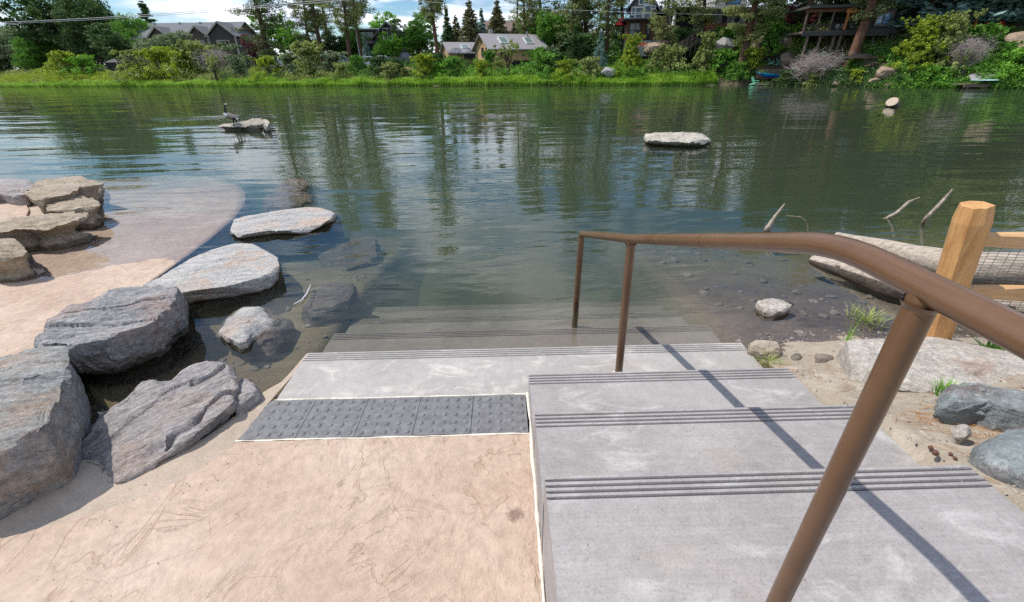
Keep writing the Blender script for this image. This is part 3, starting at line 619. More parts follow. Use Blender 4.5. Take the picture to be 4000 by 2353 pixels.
    me.set_sharp_from_angle(angle=math.radians(24))
    o = link_mesh(name, me); tag(o, label, cat, group, kind); return o
G1 = 'rocks edging the left landing'
rock('rock', 'tall grey rock with a tan right face at the left picture edge, nearest', 'rock', MT['rock_blue'],
     [(-260, 1500), (0, 1428), (107, 1371), (178, 1360), (249, 1364), (268, 1400), (246, 1450), (213, 1598), (171, 1698), (100, 1745), (0, 1780), (-300, 1900)],
     [(-330, 1480), (0, 1405), (270, 1395), (288, 1445), (284, 1560), (276, 1650), (225, 1735), (178, 1797), (0, 1897), (-330, 2020)], .33, -.04, 3, .014, .02, grain=.25, ledge=.012, group=G1)
rock('rock', 'long purple-grey layered slab with split ridges lying beside the tactile tiles', 'rock', MT['rock_purple'],
     [(275, 1800, .02), (305, 1726, .06), (384, 1641, .11), (497, 1542, .15), (561, 1492, .17), (604, 1490, .17), (640, 1512, .15), (710, 1449, .17), (782, 1424, .18), (845, 1424, .18), (874, 1446, .17), (917, 1449, .16), (950, 1478, .13), (930, 1500, .12), (900, 1570, .12), (864, 1600, .10), (795, 1655, .10), (705, 1725, .09), (618, 1788, .07), (547, 1850, .04), (440, 1880, .02), (400, 1868, .02), (415, 1810, .04), (350, 1800, .03)],
     [(268, 1808), (290, 1740), (375, 1655), (560, 1505), (700, 1470), (845, 1438), (960, 1478), (960, 1550), (924, 1590), (874, 1625), (803, 1682), (710, 1752), (625, 1815), (550, 1868), (440, 1890), (390, 1880), (330, 1830)], .1, -.02, 11, .013, .012, grain=.72, ledge=.045, na=240, nch=12, group=G1)
rock('rock', 'small pinkish wedge stone poking out at the tip of the layered purple slab', 'rock', MT['rock_purple'],
     [(915, 1485), (960, 1470), (995, 1506), (1000, 1528), (960, 1560), (925, 1585), (905, 1560)], None, .07, -.03, 12, .007, .01, .02, grain=.7, na=90, group=G1)
rock('rock', 'large dark slate boulder with black broken front face between landing and pool', 'rock', MT['rock_dark'],
     [(122, 1323), (172, 1290), (217, 1246), (283, 1207), (400, 1162), (444, 1129), (500, 1134), (600, 1112), (672, 1134), (700, 1160), (655, 1200), (589, 1262), (489, 1295), (389, 1330), (267, 1345), (167, 1330)],
     [(120, 1345), (190, 1250), (400, 1150), (672, 1128), (739, 1157), (761, 1201), (755, 1240), (739, 1279), (690, 1345), (611, 1401), (520, 1425), (444, 1436), (300, 1438), (230, 1400), (190, 1370)], .25, -.05, 21, .020, .03, grain=.3, ledge=.022, na=200, group=G1)
rock('rock', 'broad flat grey slab with a dark undercut edge lying beside the dark boulder', 'rock', MT['rock_slab'],
     [(550, 1123), (611, 1095), (728, 1023), (833, 973), (933, 954), (1028, 959), (1067, 984), (1083, 1029), (1088, 1070), (1028, 1098), (889, 1120), (722, 1141), (640, 1160)],
     [(540, 1135), (728, 1015), (933, 950), (1035, 955), (1085, 990), (1095, 1040), (1096, 1090), (1055, 1138), (889, 1160), (755, 1170), (650, 1180)], .10, -.05, 31, .008, .012, grain=.35, na=200, ledge=.008, group=G1, under=.02)
rock('rock', 'low oblong grey slab barely above the water, farthest from the steps', 'rock', MT['rock_slab'],
     [(900, 882), (922, 853), (1055, 836), (1150, 822), (1233, 808), (1300, 829), (1317, 846), (1244, 879), (1200, 901), (1055, 900), (917, 921)],
     [(893, 885), (915, 848), (1055, 830), (1233, 802), (1310, 825), (1340, 860), (1250, 892), (1205, 912), (1055, 912), (915, 930)], .03, -.06, 41, .010, .012, grain=.4, na=160, ledge=.01, group=G1)
rock('rock', 'small pointed grey rock half submerged in front of the steps', 'rock', MT['rock_slab'],
     [(863, 1296), (911, 1240), (955, 1209), (1000, 1211), (1018, 1251), (978, 1290), (955, 1350), (911, 1325)],
     [(855, 1300), (905, 1230), (955, 1195), (1060, 1200), (1150, 1260), (1160, 1330), (1060, 1390), (950, 1385), (900, 1345)], .02, -.14, 51, .012, .02, grain=.9, na=130)
GL = 'rocks of the far left outcrop'
rock('rock', 'purple-grey low rock farthest back in the left outcrop', 'rock', MT['rock_purple'],
     [(-160, 735), (0, 708), (113, 703), (130, 725), (99, 768), (28, 765), (0, 755), (-120, 770)], [(-190, 730), (0, 700), (120, 700), (150, 730), (105, 775), (28, 790), (-120, 800)], .22, .0, 61, .02, .03, na=130, group=GL)
rock('rock', 'tan flat-topped rock with black shaded end at the water, back of the left outcrop', 'rock', MT['rock_tan'],
     [(97, 765), (136, 731), (176, 705), (312, 697), (397, 717), (400, 724), (312, 733), (292, 754), (181, 776), (136, 797)], [(90, 772), (176, 700), (312, 692), (405, 715), (411, 751), (396, 790), (330, 800), (190, 805), (133, 812)], .26, -.04, 62, .02, .01, under=.10, na=150, group=GL)
rock('rock', 'tan pitted rounded rock in the middle of the left outcrop', 'rock', MT['rock_tan'],
     [(172, 820), (181, 781), (312, 760), (360, 772), (385, 786), (388, 800), (345, 822), (260, 826)], [(165, 830), (178, 775), (312, 752), (390, 780), (398, 808), (372, 846), (330, 860), (180, 850)], .20, -.04, 63, .022, .01, under=.10, na=150, group=GL)
rock('rock', 'long tan ledge with a black overhanging front edge, front of the left outcrop', 'rock', MT['rock_tan'],
     [(-180, 880), (0, 861), (99, 847), (283, 822), (346, 833), (355, 848), (300, 862), (241, 876), (142, 895), (57, 893), (0, 900), (-180, 920)], [(-200, 870), (99, 840), (283, 815), (358, 838), (354, 873), (255, 924), (113, 972), (60, 975), (-200, 990)], .25, -.04, 64, .024, .0, under=.14, na=200, group=GL)
rock('rock', 'small brown pitted rock at the left picture edge below the tan ledge', 'rock', MT['rock_tan'],
     [(-90, 950), (0, 935), (57, 931), (82, 955), (110, 990), (60, 1000), (0, 1012), (-90, 1020)], [(-110, 945), (57, 925), (100, 965), (127, 997), (85, 1020), (0, 1053), (-110, 1060)], .24, .0, 65, .022, .01, under=.06, na=120, group=GL)
# river rocks
rock('rock', 'pale river rock with dark shaded front on which the goose stands', 'rock', MT['rock_goose'],
     [(850, 497, .08), (870, 489, .12), (945, 478, .18), (985, 464, .30), (1010, 461, .34), (1024, 470, .30), (1032, 488, .2), (960, 494, .12), (905, 498, .08)], [(845, 502), (880, 490), (1000, 462), (1030, 475), (1035, 505), (1000, 512), (900, 510)], .2, -.06, 71, .025, .0, na=150, nch=4, under=.10)
rock('rock', 'small pale block leaning against the right end of the goose rock', 'rock', MT['rock_river'],
     [(1020, 470), (1040, 465), (1052, 478), (1050, 488), (1030, 492)], [(1018, 475), (1040, 462), (1058, 485), (1052, 500), (1025, 503)], .20, -.06, 72, .02, .0, na=100, nch=5)
rock('rock', 'long pale boulder like a loaf in mid river right of centre', 'rock', MT['rock_river'],
     [(2520, 547), (2530, 530), (2570, 519), (2640, 524), (2740, 523), (2758, 537), (2762, 552), (2700, 556), (2600, 552)], [(2510, 545), (2530, 520), (2740, 515), (2768, 540), (2765, 565), (2700, 566), (2590, 562), (2530, 555)], .09, -.05, 73, .03, .03, na=160, nch=8)
rock('rock', 'wet brown rock with white top among the shallows right of the steps', 'rock', MT['rock_pale'],
     [(2960, 1182), (2990, 1170), (3050, 1172), (3090, 1190), (3080, 1215), (3020, 1225), (2975, 1205)], [(2950, 1185), (2990, 1168), (3095, 1180), (3110, 1205), (3050, 1235), (2985, 1225)], .015, -.13, 81, .016, .02, na=110)
rock('rock', 'small brown jagged rock touching the lowest dry step corner', 'rock', MT['rock_tan'],
     [(2925, 1345), (2960, 1335), (3040, 1342), (3055, 1360), (3035, 1378), (2985, 1370)], [(2915, 1352), (2955, 1330), (3050, 1335), (3062, 1370), (3035, 1405), (2975, 1385)], .07, -.04, 82, .014, .01, na=90)
rock('rock', 'huge flat pale boulder behind the near handrail post', 'boulder', MT['rock_pale'],
     [(3240, 1390), (3290, 1345), (3400, 1330), (3640, 1332), (3790, 1355), (4000, 1395), (4300, 1450), (4300, 1660), (4000, 1600), (3790, 1560), (3640, 1530), (3500, 1500), (3300, 1440)],
     [(3225, 1385), (3290, 1335), (3640, 1322), (4000, 1385), (4350, 1440), (4350, 1700), (4000, 1630), (3700, 1560), (3500, 1530), (3400, 1520), (3250, 1485)], .24, .02, 83, .014, .02, na=200, grain=-.15)
rock('rock', 'blue-grey angular rock with dark red patch beside the grass tuft', 'rock', MT['rock_teal'],
     [(3640, 1600, .36), (3700, 1560, .40), (3740, 1498, .44), (3800, 1505, .46), (3900, 1520, .47), (4100, 1560, .48), (4150, 1660, .46), (4000, 1640, .42), (3920, 1600, .44), (3870, 1560, .45), (3780, 1595, .40), (3720, 1615, .36)],
     [(3622, 1622), (3735, 1490), (4150, 1550), (4200, 1700), (4010, 1668), (3950, 1660), (3850, 1645), (3720, 1635), (3660, 1635)], .42, .30, 84, .016, .0, na=160, grain=-.5)
rock('rock', 'speckled grey boulder partly buried in gravel at the right picture edge', 'rock', MT['rock_teal'],
     [(3860, 1740), (3900, 1700), (3960, 1665), (4050, 1665), (4200, 1720), (4200, 1880), (4000, 1850), (3920, 1800)], None, .47, .38, 85, .012, .03, .03, na=130)
rock('pebble', 'round cream pebble lying on gravel right of the near rail post', 'pebble', MT['rock_pale'],
     [(3745, 1665), (3760, 1655), (3785, 1660), (3790, 1675), (3775, 1688), (3752, 1684)], None, .405, .36, 86, .001, .008, .006, na=40, depth=.03)
# drowned rocks below the surface
for i, (uv, zz, lb) in enumerate(((([(1180, 1200), (1230, 1130), (1320, 1100), (1390, 1110), (1370, 1160), (1290, 1200), (1210, 1230)]), -.09, 'dark drowned rock under water left of the submerged steps'),
        ([(1070, 745), (1110, 700), (1180, 690), (1210, 720), (1170, 745), (1110, 755)], -.05, 'brown drowned rock breaking the ripples beyond the flat slabs'),
        ([(1030, 795), (1060, 760), (1180, 745), (1230, 770), (1180, 800), (1080, 810)], -.08, 'grey drowned slab just beyond the oblong slab'),
        ([(1260, 960), (1330, 920), (1460, 930), (1470, 1000), (1360, 1060), (1250, 1040)], -.28, 'tan drowned boulder in deeper water right of the flat slab'))):
    rock('rock', lb, 'rock', MT['rock_dark'] if i == 0 else MT['rock_tan'], uv, None, zz, -.7, 90+i, .02, .02, .08, na=90)

# left landing: second ramp sliding under the water
def plz(y): return WZ-.026*(y-4.28)-.012*max(0, y-5.5)**1.4 if y > 1.9 else WZ+.062
edge = curve_pts([at(*q, z=WZ)[:2] for q in ((470, 1200), (560, 1130), (650, 1060), (780, 960), (900, 850), (950, 765), (935, 705), (850, 660), (700, 640), (540, 648), (420, 670))], 90)
inner = curve_pts([(-3.6, 1.9), (-4.3, 2.6), (-5.2, 3.4), (-6.6, 4.6), (-8, 6), (-9.2, 7.6), (-9.6, 8.8), (-9.2, 9.4), (-8.6, 9.5), (-8.3, 9.4), (-8.061, 9.29)], 90)
V = []; F = []; K = 24
for a, b in zip([edge[0]+(edge[0]-edge[10])*.9*(1-i/8) for i in range(8)]+edge, [inner[0]]*8+inner):
    for j in range(K):
        t = j/(K-1); p = a*(1-t)+b*t; q = np.array([p.x, p.y, 0]); V.append((p.x, p.y, plz(p.y)+.010*float(fbm(q*1.6, 4, 8))))
    V.append((a.x, a.y, plz(a.y)-.35))
n = len(V)//(K+1)
F = [(i*(K+1)+j, i*(K+1)+j+1, (i+1)*(K+1)+j+1, (i+1)*(K+1)+j) for i in range(n-1) for j in range(K-1)]+[(i*(K+1), (i+1)*(K+1), (i+1)*(K+1)+K, i*(K+1)+K) for i in range(n-1)]
tag(link_mesh('landing_ramp', npmesh('landing_ramp', V, F, MT['stamped'], True)), kind='structure')
P5 = [at(*q, z=.08)[:2] for q in ((-400, 800), (-100, 785), (60, 780), (100, 795), (112, 820), (100, 850), (60, 880), (-100, 900), (-400, 920))]
mb = MB(); mb.prism([tuple(p) for p in P5][::-1], -.3, .08); tag(mb.build('landing_pad', MT['stamped']), kind='structure')
mb = MB(); mb.prism([tuple(at(*q, z=.05)[:2]) for q in ((-400, 790), (60, 770), (150, 800), (180, 850), (100, 890), (-400, 960))][::-1], -.3, .05); tag(mb.build('landing_border', MT['berm']), kind='structure')

# ------------------------------------------------------------------ logs, sticks
def knotty(name, label, cat, mat, pts, rad, seed, n=22, group=None, sub=7, amp=.12, two=False):
    P = [Vector(p) for p in pts]; q = []; rr_ = []
    for i in range(len(P)-1):
        for t in np.linspace(0, 1, sub, endpoint=False): q.append(P[i].lerp(P[i+1], t)); rr_.append(rad[i]*(1-t)+rad[i+1]*t)
    q.append(P[-1]); rr_.append(rad[-1])
    mb = MB(); mb.tube(q, rr_, n)
    for i, v in enumerate(mb.v):
        c = q[min(i//n, len(q)-1)] if i < len(q)*n else q[0] if i < len(q)*n+n else q[-1]
        k = 1+amp*float(fbm(np.array([v[0]*6, v[1]*6, v[2]*6])+seed, 3, seed)); d = Vector(v)-c; mb.v[i] = tuple(c+d*k)
    o = mb.build(name, mat)
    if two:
        o.data.materials.append(MT['log_wet_shade']); o.data.polygons.foreach_set('material_index', [0 if p.normal.z > .35 else 1 for p in o.data.polygons])  # sides and underside coloured dark for shade as well as wetness
    return tag(o, label, cat, group)
lg = knotty('driftwood_log', 'big bleached log half floating behind the wooden fence', 'log', MT['log'], [at(3265, 925, z=.0), at(3500, 985, z=.02), at(3800, 1050, z=.10), (6.3, 3.0, .12)], [.05, .10, .155, .17], 3, 30)
knotty('driftwood_log', 'wet log, pale on top with its shaded sides painted dark, under the bleached log', 'log', MT['log'], [at(3175, 1018, z=-.03), at(3300, 1055, z=.0), at(3500, 1120, z=.02), at(3750, 1190, z=.02), (5.2, 2.3, .04)], [.05, .09, .13, .14, .14], 9, 26, two=True)
def stick(label, pts, r, mat='stick'):
    return knotty('driftwood_stick', label, 'stick', MT[mat], pts, r, 5, 8, None, 5, .25)
ys = at(2990, 905, z=WZ)[1]
stick('pale splintered stump of branch standing in the water left of the bleached log', [at(2995, 925, z=-.15), at(2998, 895, y=ys), at(3030, 845, y=ys), at(3065, 797, y=ys)], [.035, .032, .02, .006])
ys = at(3165, 930, z=WZ)[1]
stick('thin curling twig rising beyond the handrail', [at(3158, 930, y=ys), at(3155, 890, y=ys), at(3150, 865, y=ys), at(3125, 848, y=ys), at(3070, 843, y=ys)], [.007, .006, .006, .005, .003])
ys = at(3460, 855, z=WZ)[1]
stick('brown branch slanting up right out of the river, left of a pair', [at(3455, 858, z=-.06), at(3500, 835, y=ys), at(3550, 790, y=ys), at(3592, 772, y=ys)], [.02, .02, .018, .008])
ys = at(3600, 872, z=WZ)[1]
stick('dark taller branch slanting out of the river nearest the fence post', [at(3600, 885, z=-.1), at(3620, 850, y=ys), at(3670, 800, y=ys), at(3722, 740, y=ys)], [.024, .022, .02, .012])
stick('pale green reed blade floating by the half submerged rock', [at(1148, 1190, z=WZ+.012), at(1180, 1172, z=WZ+.015), at(1200, 1145, z=WZ+.015), at(1214, 1112, z=WZ+.012)], [.004, .006, .006, .003], 'sheet')
# stump log leaning in mid river
a = Vector(at(3500, 436, z=WZ-.2)); b = Vector(at(3485, 398, y=a.y-.1))
lg = knotty('drowned_log', 'sawn log end sticking up out of the river, far right', 'log', MT['log_wet_shade'], [a+Vector((.35, .35, -.3)), b], [.25, .235], 2, 20, None, 8, .06)
mb = MB(); d = (b-(a+Vector((.35, .35, -.3)))).normalized(); mb.tube([b+d*.004, b+d*.012], .22, 20); mb.build('sawn_face', MT['sawn'], lg)

# ------------------------------------------------------------------ split rail fence
fn = thing('split_rail_fence', 'new cedar split rail fence with green wire mesh at the river edge', 'fence', (0, 0, 0))
pb = Vector((2.86, 2.40, -.25)); pt = Vector(at(3815, 800, y=2.40)); pm = Vector(at(3655, 1300, y=2.40)); pb = pm+(pm-pt).normalized()*.4
def split_post(bot, top, parent):
    ax = (top-bot).normalized(); R = ax.to_track_quat('Z', 'Y').to_matrix()
    prof = [(-.078, -.035), (-.02, -.085), (.06, -.07), (.085, -.01), (.06, .06), (-.03, .075), (-.08, .03)]
    mb = MB(); n = len(prof); K = 14; V = []
    for i in range(K):
        t = i/(K-1); c = bot.lerp(top, t); s_ = 1.0 if i < K-1 else .84
        for j, (x, y) in enumerate(prof):
            k = s_*(1+.07*float(vnoise(np.array([j*3.1, t*4, 1.]), 4)))
            V.append(c+R @ Vector((x*k, y*k, 0)))
    mb.add(V, [(i*n+j, i*n+(j+1) % n, (i+1)*n+(j+1) % n, (i+1)*n+j) for i in range(K-1) for j in range(n)]+[tuple(range((K-1)*n, K*n))], 0, False)
    return mb.build('post', MT['cedar'], parent)
split_post(pb, pt, fn); split_post(Vector((5.35, 1.95, -.2)), Vector((5.35, 1.95, 1.15)), fn)
def split_rail(a, b, h, parent):
    a = Vector(a); b = Vector(b); prof = [(-.03, -h*.5), (.028, -h*.42), (.038, h*.1), (.005, h*.5), (-.036, h*.3)]; mb = MB(); V = []; K = 20; n = 5
    for i in range(K):
        t = i/(K-1); c = a.lerp(b, t)+Vector((0, .012*math.sin(t*7), .012*math.sin(t*5+1))); k = .45+.55*min(1, t*7)
        for (y, z) in prof: V.append(c+Vector((0, y*k, z*(.5+.5*k))))
    mb.add(V, [(i*n+j, i*n+(j+1) % n, (i+1)*n+(j+1) % n, (i+1)*n+j) for i in range(K-1) for j in range(n)]+[tuple(range(n)), tuple(range((K-1)*n, K*n))])
    mb.build('rail', MT['cedar_rail'], parent)
ru = Vector(at(3805, 938, y=2.38)); rl = Vector(at(3780, 1125, y=2.38)) 
split_rail(ru-Vector((.06, 0, 0)), (5.35, 1.93, ru.z-.01), .10, fn); split_rail(at(3740, 1140, y=2.40), (5.35, 1.95, at(3990, 1195, y=2.2)[2]), .10, fn)
mb = MB(); x0 = pm.x+.08
for i in range(34): 
    z = .12+.62*i/33; mb.beam((x0, 2.46, z), (5.3, 2.02, z), .0022, .0022)
for i in range(46):
    t = i/45; x = x0+(5.3-x0)*t; y = 2.46-.44*t; mb.beam((x, y, .1), (x+.01*math.sin(i*3), y, .75), .0022, .0022)
o = mb.build('wire_mesh', MT['wire'], fn); tag(o, kind='stuff')
mb = MB(); 
for s in range(9):
    c = Vector(at(3700+random.random()*160, 1090+random.random()*190, y=2.38)); a0 = random.random()*6
    mb.tube([c+Vector((math.cos(a0+q*.5)*.06*(1+.2*s % .5), .02*math.sin(q+s), math.sin(a0+q*.5)*.045)) for q in range(9)], .0013, 4)
tag(mb.build('cut_wire', MT['wire'], fn), kind='stuff')

# ------------------------------------------------------------------ gravel, needles, cones, tufts on the right bank
def gnd(x, y): return float(ground_z(x, y))
V = []; F = []
base_ = np.array([(1, 0, 0), (0, 1, 0), (-1, 0, 0), (0, -1, 0), (.0, 0, 1), (.7, .7, .45), (-.7, .7, .45), (-.7, -.7, .45), (.7, -.7, .45)])
fc = [(0, 5, 8, 8), (0, 5, 4, 8), (1, 5, 0, 0), (1, 6, 4, 5), (1, 6, 5, 5), (2, 7, 6, 6), (2, 7, 4, 6), (3, 8, 7, 7), (3, 8, 4, 7)]
pts = []
while len(pts) < 6000:
    x = 1.63+RNG.random()*1.9; y = .2+RNG.random()*2.5
    if RNG.random() < .25: x = -2.6+RNG.random()*1.2; y = 1.95+RNG.random()*1.3
    if ground_z(x, y) > -.16: pts.append((x, y))
for x, y in pts:
    s = .002+.008*RNG.random()**3+(.012 if RNG.random() < .03 else 0); z = gnd(x, y); b = len(V); a = RNG.random()*6; ca, sa = math.cos(a), math.sin(a); e = .6+RNG.random()*.5; hh = .5+.4*RNG.random()
    for p in base_: V.append((x+(p[0]*ca-p[1]*sa*e)*s, y+(p[0]*sa+p[1]*ca*e)*s, z+p[2]*s*hh))
    F += [(b, b+5, b+4, b+8), (b+1, b+6, b+4, b+5), (b+2, b+7, b+4, b+6), (b+3, b+8, b+4, b+7), (b, b+1, b+5, b+5), (b+1, b+2, b+6, b+6), (b+2, b+3, b+7, b+7), (b+3, b, b+8, b+8)]
me = bpy.data.meshes.new('gravel'); me.from_pydata(V, [], [tuple(dict.fromkeys(f)) for f in F]); me.materials.append(MT['pebble']); me.update()
_g = []
for i in range(520):
    r = RNG.random()
    if r < .35: x, y, z = XC+.02+RNG.random()*1.45, RNG.random()*1.9+.1, None
    elif r < .6: x, y, z = -1.3+RNG.random()*2.8, 2.03+RNG.random()*.45, 0.0
    elif r < .85: x, y, z = -2.6+RNG.random()*2.7, .6+RNG.random()*1.05, 0.001
    else: x, y, z = -1.75+RNG.random()*.4, 1.35+RNG.random()*.6, .012
    if z is None: z = RIS*(3 if y < YA-3*TRD else 2 if y < YA-2*TRD else 1)
    _g.append((x, y, z, .0012+.0030*RNG.random()**3))
Vg = []; Fg = []
for x, y, z, s_ in _g:
    b = len(Vg); Vg += [(x+p[0]*s_, y+p[1]*s_, z+p[2]*s_*.8) for p in base_]; Fg += [(b, b+5, b+4, b+8), (b+1, b+6, b+4, b+5), (b+2, b+7, b+4, b+6), (b+3, b+8, b+4, b+7), (b, b+1, b+5), (b+1, b+2, b+6), (b+2, b+3, b+7), (b+3, b, b+8)]
mg = bpy.data.meshes.new('grit'); mg.from_pydata(Vg, [], Fg); mg.materials.append(MT['pebble']); mg.update(); tag(link_mesh('grit', mg), 'fine grit scattered over the steps and walkway', 'grit', kind='stuff')
tag(link_mesh('gravel', me), 'loose gravel and grit on the bank beside the steps', 'gravel', kind='stuff')
def cobbles(name, label, spots, mat):
    V = []; F = []; 
    import bmesh
    bm = bmesh.new(); bmesh.ops.create_icosphere(bm, subdivisions=2, radius=1); P0 = np.array([tuple(v.co) for v in bm.verts]); F0 = [tuple(v.index for v in f.verts) for f in bm.faces]; bm.free()
    for i, (x, y, s_) in enumerate(spots):
        P = chisel(P0*(1+.15*fbm(P0*1.2+i*7, 2, i))[:, None], np.zeros(3), 9, i, .05, .35, (-.3, 1.4)); a = RNG.random()*6.28; ca, sa = math.cos(a), math.sin(a); e = np.array([1, .6+.4*RNG.random(), .35+.3*RNG.random()]); P = P*e*s_
        P = np.stack([P[:, 0]*ca-P[:, 1]*sa+x, P[:, 0]*sa+P[:, 1]*ca+y, P[:, 2]+gnd(x, y)+s_*.1], -1); b = len(V); V += P.tolist(); F += [(b+i0, b+i1, b+i2) for i0, i1, i2 in F0]
    me = bpy.data.meshes.new(name); me.from_pydata(V, [], F); me.materials.append(mat); me.update(); tag(link_mesh(name, me), label, 'stones', kind='stuff')
sp_ = []
while len(sp_) < 330:
    x = 1.75+RNG.random()*3.4; y = 2.15+RNG.random()**.8*3.2
    if RNG.random() < .75: sp_.append((x, y, .012+.045*RNG.random()**2.2))
cobbles('cobbles', 'brown cobbles lying in the shallow water right of the steps', sp_, MT['rock_cobble'])
cobbles('cobbles', 'brown stones lying in the pool among the left rocks', [(-2.5+RNG.random()*1.2, 2.2+RNG.random()*2.2, .012+.04*RNG.random()**2.2) for i in range(160)], MT['rock_cobble'])
cobbles('bank_stones', 'small flat stones scattered on the gravel right of the steps', [(1.68+RNG.random()**1.2*1.2, .9+RNG.random()*1.35, .006+.022*RNG.random()**3) for i in range(170)], MT['pebble'])
mb = MB()
for i in range(260):
    x = 1.66+RNG.random()**1.3*1.5; y = .7+RNG.random()*1.6; a = RNG.random()*6.28; l = .03+RNG.random()*.09
    if RNG.random() < .35: x, y = 2.0+RNG.normal()*.13, 1.36+RNG.normal()*.10; a = -.5+RNG.normal()*.4; l = .12
    z = gnd(x, y)+.006; mb.beam((x, y, z), (x+math.cos(a)*l, y+math.sin(a)*l, gnd(x+math.cos(a)*l, y+math.sin(a)*l)+.010), .0014, .0014)
tag(mb.build('pine_needle_litter', MT['needle']), 'orange dry pine needles scattered on the gravel', 'pine needles', kind='stuff')
for i, (u, v, lb) in enumerate(((3662, 1758, 'largest dark brown pine cone beside the third step'), (3648, 1730, 'reddish pine cone just behind the largest cone'), (3722, 1762, 'small pine cone right of the largest cone'), (3735, 1785, 'small pine cone nearest the speckled boulder'), (3865, 1800, 'lone pine cone by the top step corner'), (3515, 1730, 'dark pine cone chip against the third step edge'))):
    c = Vector(at(u, v, z=.39)); c.z = gnd(c.x, c.y)+.008; s = (.013, .010, .008, .008, .008, .008)[i]; mb = MB()
    mb.tube([c+Vector((k*s*.28, k*s*.1, 0)) for k in (-3, -2.4, -1.2, 0, 1.2, 2.2, 2.8)], [s*.1, s*.5, s*.8, s*.75, s*.62, s*.36, s*.05], 9)
    for k in range(26):
        a = k*2.4; q = -2.2+4.4*k/26; r_ = s*(.86-.12*abs(q)); p = c+Vector((q*s*.28, math.cos(a)*r_, math.sin(a)*r_)); mb.box(p, (s*.16, s*.34, s*.12), a)
    tag(mb.build('pine_cone', MT['cone']), lb, 'pine cone', 'pine cones on the gravel')
def tuft(name, label, cat, c, n, h, spread, mat, wid=.004, lean=.6, seed=0, kind=None):
    R = np.random.default_rng(seed); V = []; F = []; T = []
    for i in range(n):
        a = R.random()*6.28; r0 = R.random()*spread; l = h*(.5+.6*R.random()); le = lean*(.2+R.random()); x = c[0]+r0*math.cos(a); y = c[1]+r0*math.sin(a); a2 = a+R.normal()*.5
        b = len(V); px, py = -math.sin(a2)*wid, math.cos(a2)*wid
        for t in (0, .5, 1):
            o = le*l*t*t; zz = c[2]+l*t*(1-.25*le*t); k = 1-t*.9
            V += [(x+math.cos(a2)*o-px*k, y+math.sin(a2)*o-py*k, zz), (x+math.cos(a2)*o+px*k, y+math.sin(a2)*o+py*k, zz)]; T += [R.random()*.5+.25*t+.2]*2
        F += [(b, b+1, b+3, b+2), (b+2, b+3, b+5, b+4)]
    return tag(link_mesh(name, npmesh(name, V, F, mat, False, None, T)), label, cat, None, kind)
c = at(3690, 1545, z=.30); tuft('grass_tuft', 'bright green grass tuft between the pale boulder and blue-grey rock', 'grass tuft', (c[0], c[1], c[2]), 110, .085, .045, MT['lf_bright'], .0035, .8, 1)
c = at(3000, 1425, z=.0); tuft('grass_tuft', 'olive drooping weed at the lowest dry step corner', 'weed', (c[0], c[1], .0), 130, .09, .05, MT['lf_olive'], .002, 1.4, 2)
c = at(3310, 1330, z=.02); tuft('grass_tuft', 'thin tall green stems in front of the pale boulder', 'weed', (c[0], c[1], -.02), 14, .22, .04, MT['lf_bright'], .003, .3, 3)
c = at(3380, 1250, z=-.02); tuft('grass_tuft', 'dark water weeds at the foot of the fence post', 'weed', (c[0], c[1], -.03), 120, .10, .14, MT['lf_olive'], .004, 1.2, 4)
c = at(3935, 1380, z=.08); tuft('leafy_weed', 'leafy green plant under the lower fence rail', 'plant', (c[0], c[1], .02), 150, .16, .12, MT['lf_mid'], .009, .9, 5)

# ================================================================== far bank
def spot(u, d, v=250):
    Yv = 60.0
    for _ in range(30):
        x = at(u, v, y=Yv)[0]; Yv = .5*Yv+.5*float(ybank(x)+d)
    return float(at(u, v, y=Yv)[0]), Yv
def leaves(C, r, m, size, asp=.55, seed=0, flat=.75, tintv=.55, up=0.0):
    R = np.random.default_rng(seed); C = np.repeat(np.asarray(C, float), m, 0); n = len(C)
    r = np.repeat(np.broadcast_to(np.asarray(r, float), (n//m,)), m)
    o = R.normal(size=(n, 3)); o /= np.linalg.norm(o, axis=1)[:, None]; o *= (R.random(n)**.45)[:, None]; o[:, 2] *= flat
    P = C+o*r[:, None]; a = R.normal(size=(n, 3)); a[:, 2] += up; a /= np.linalg.norm(a, axis=1)[:, None]
    b = np.cross(a, R.normal(size=(n, 3))); b /= np.linalg.norm(b, axis=1)[:, None]+1e-9
    s = (size*(.6+.8*R.random(n)))[:, None]/2
    V = np.stack([P-a*s, P+b*s*asp, P+a*s, P-b*s*asp], 1).reshape(-1, 3)
    ct = np.repeat(R.random(n//m), m); T = np.repeat(np.clip(ct*tintv+(1-tintv)*R.random(n), 0, 1), 4)
    return V, np.arange(4*n).reshape(n, 4), T
def join_leaf(name, parts, mat):
    V = []; F = []; T = []; b = 0
    for v, f, t in parts: V.append(v); F.append(f+b); T.append(t); b += len(v)
    return npmesh(name, np.concatenate(V), np.concatenate(F), mat, False, None, np.concatenate(T))
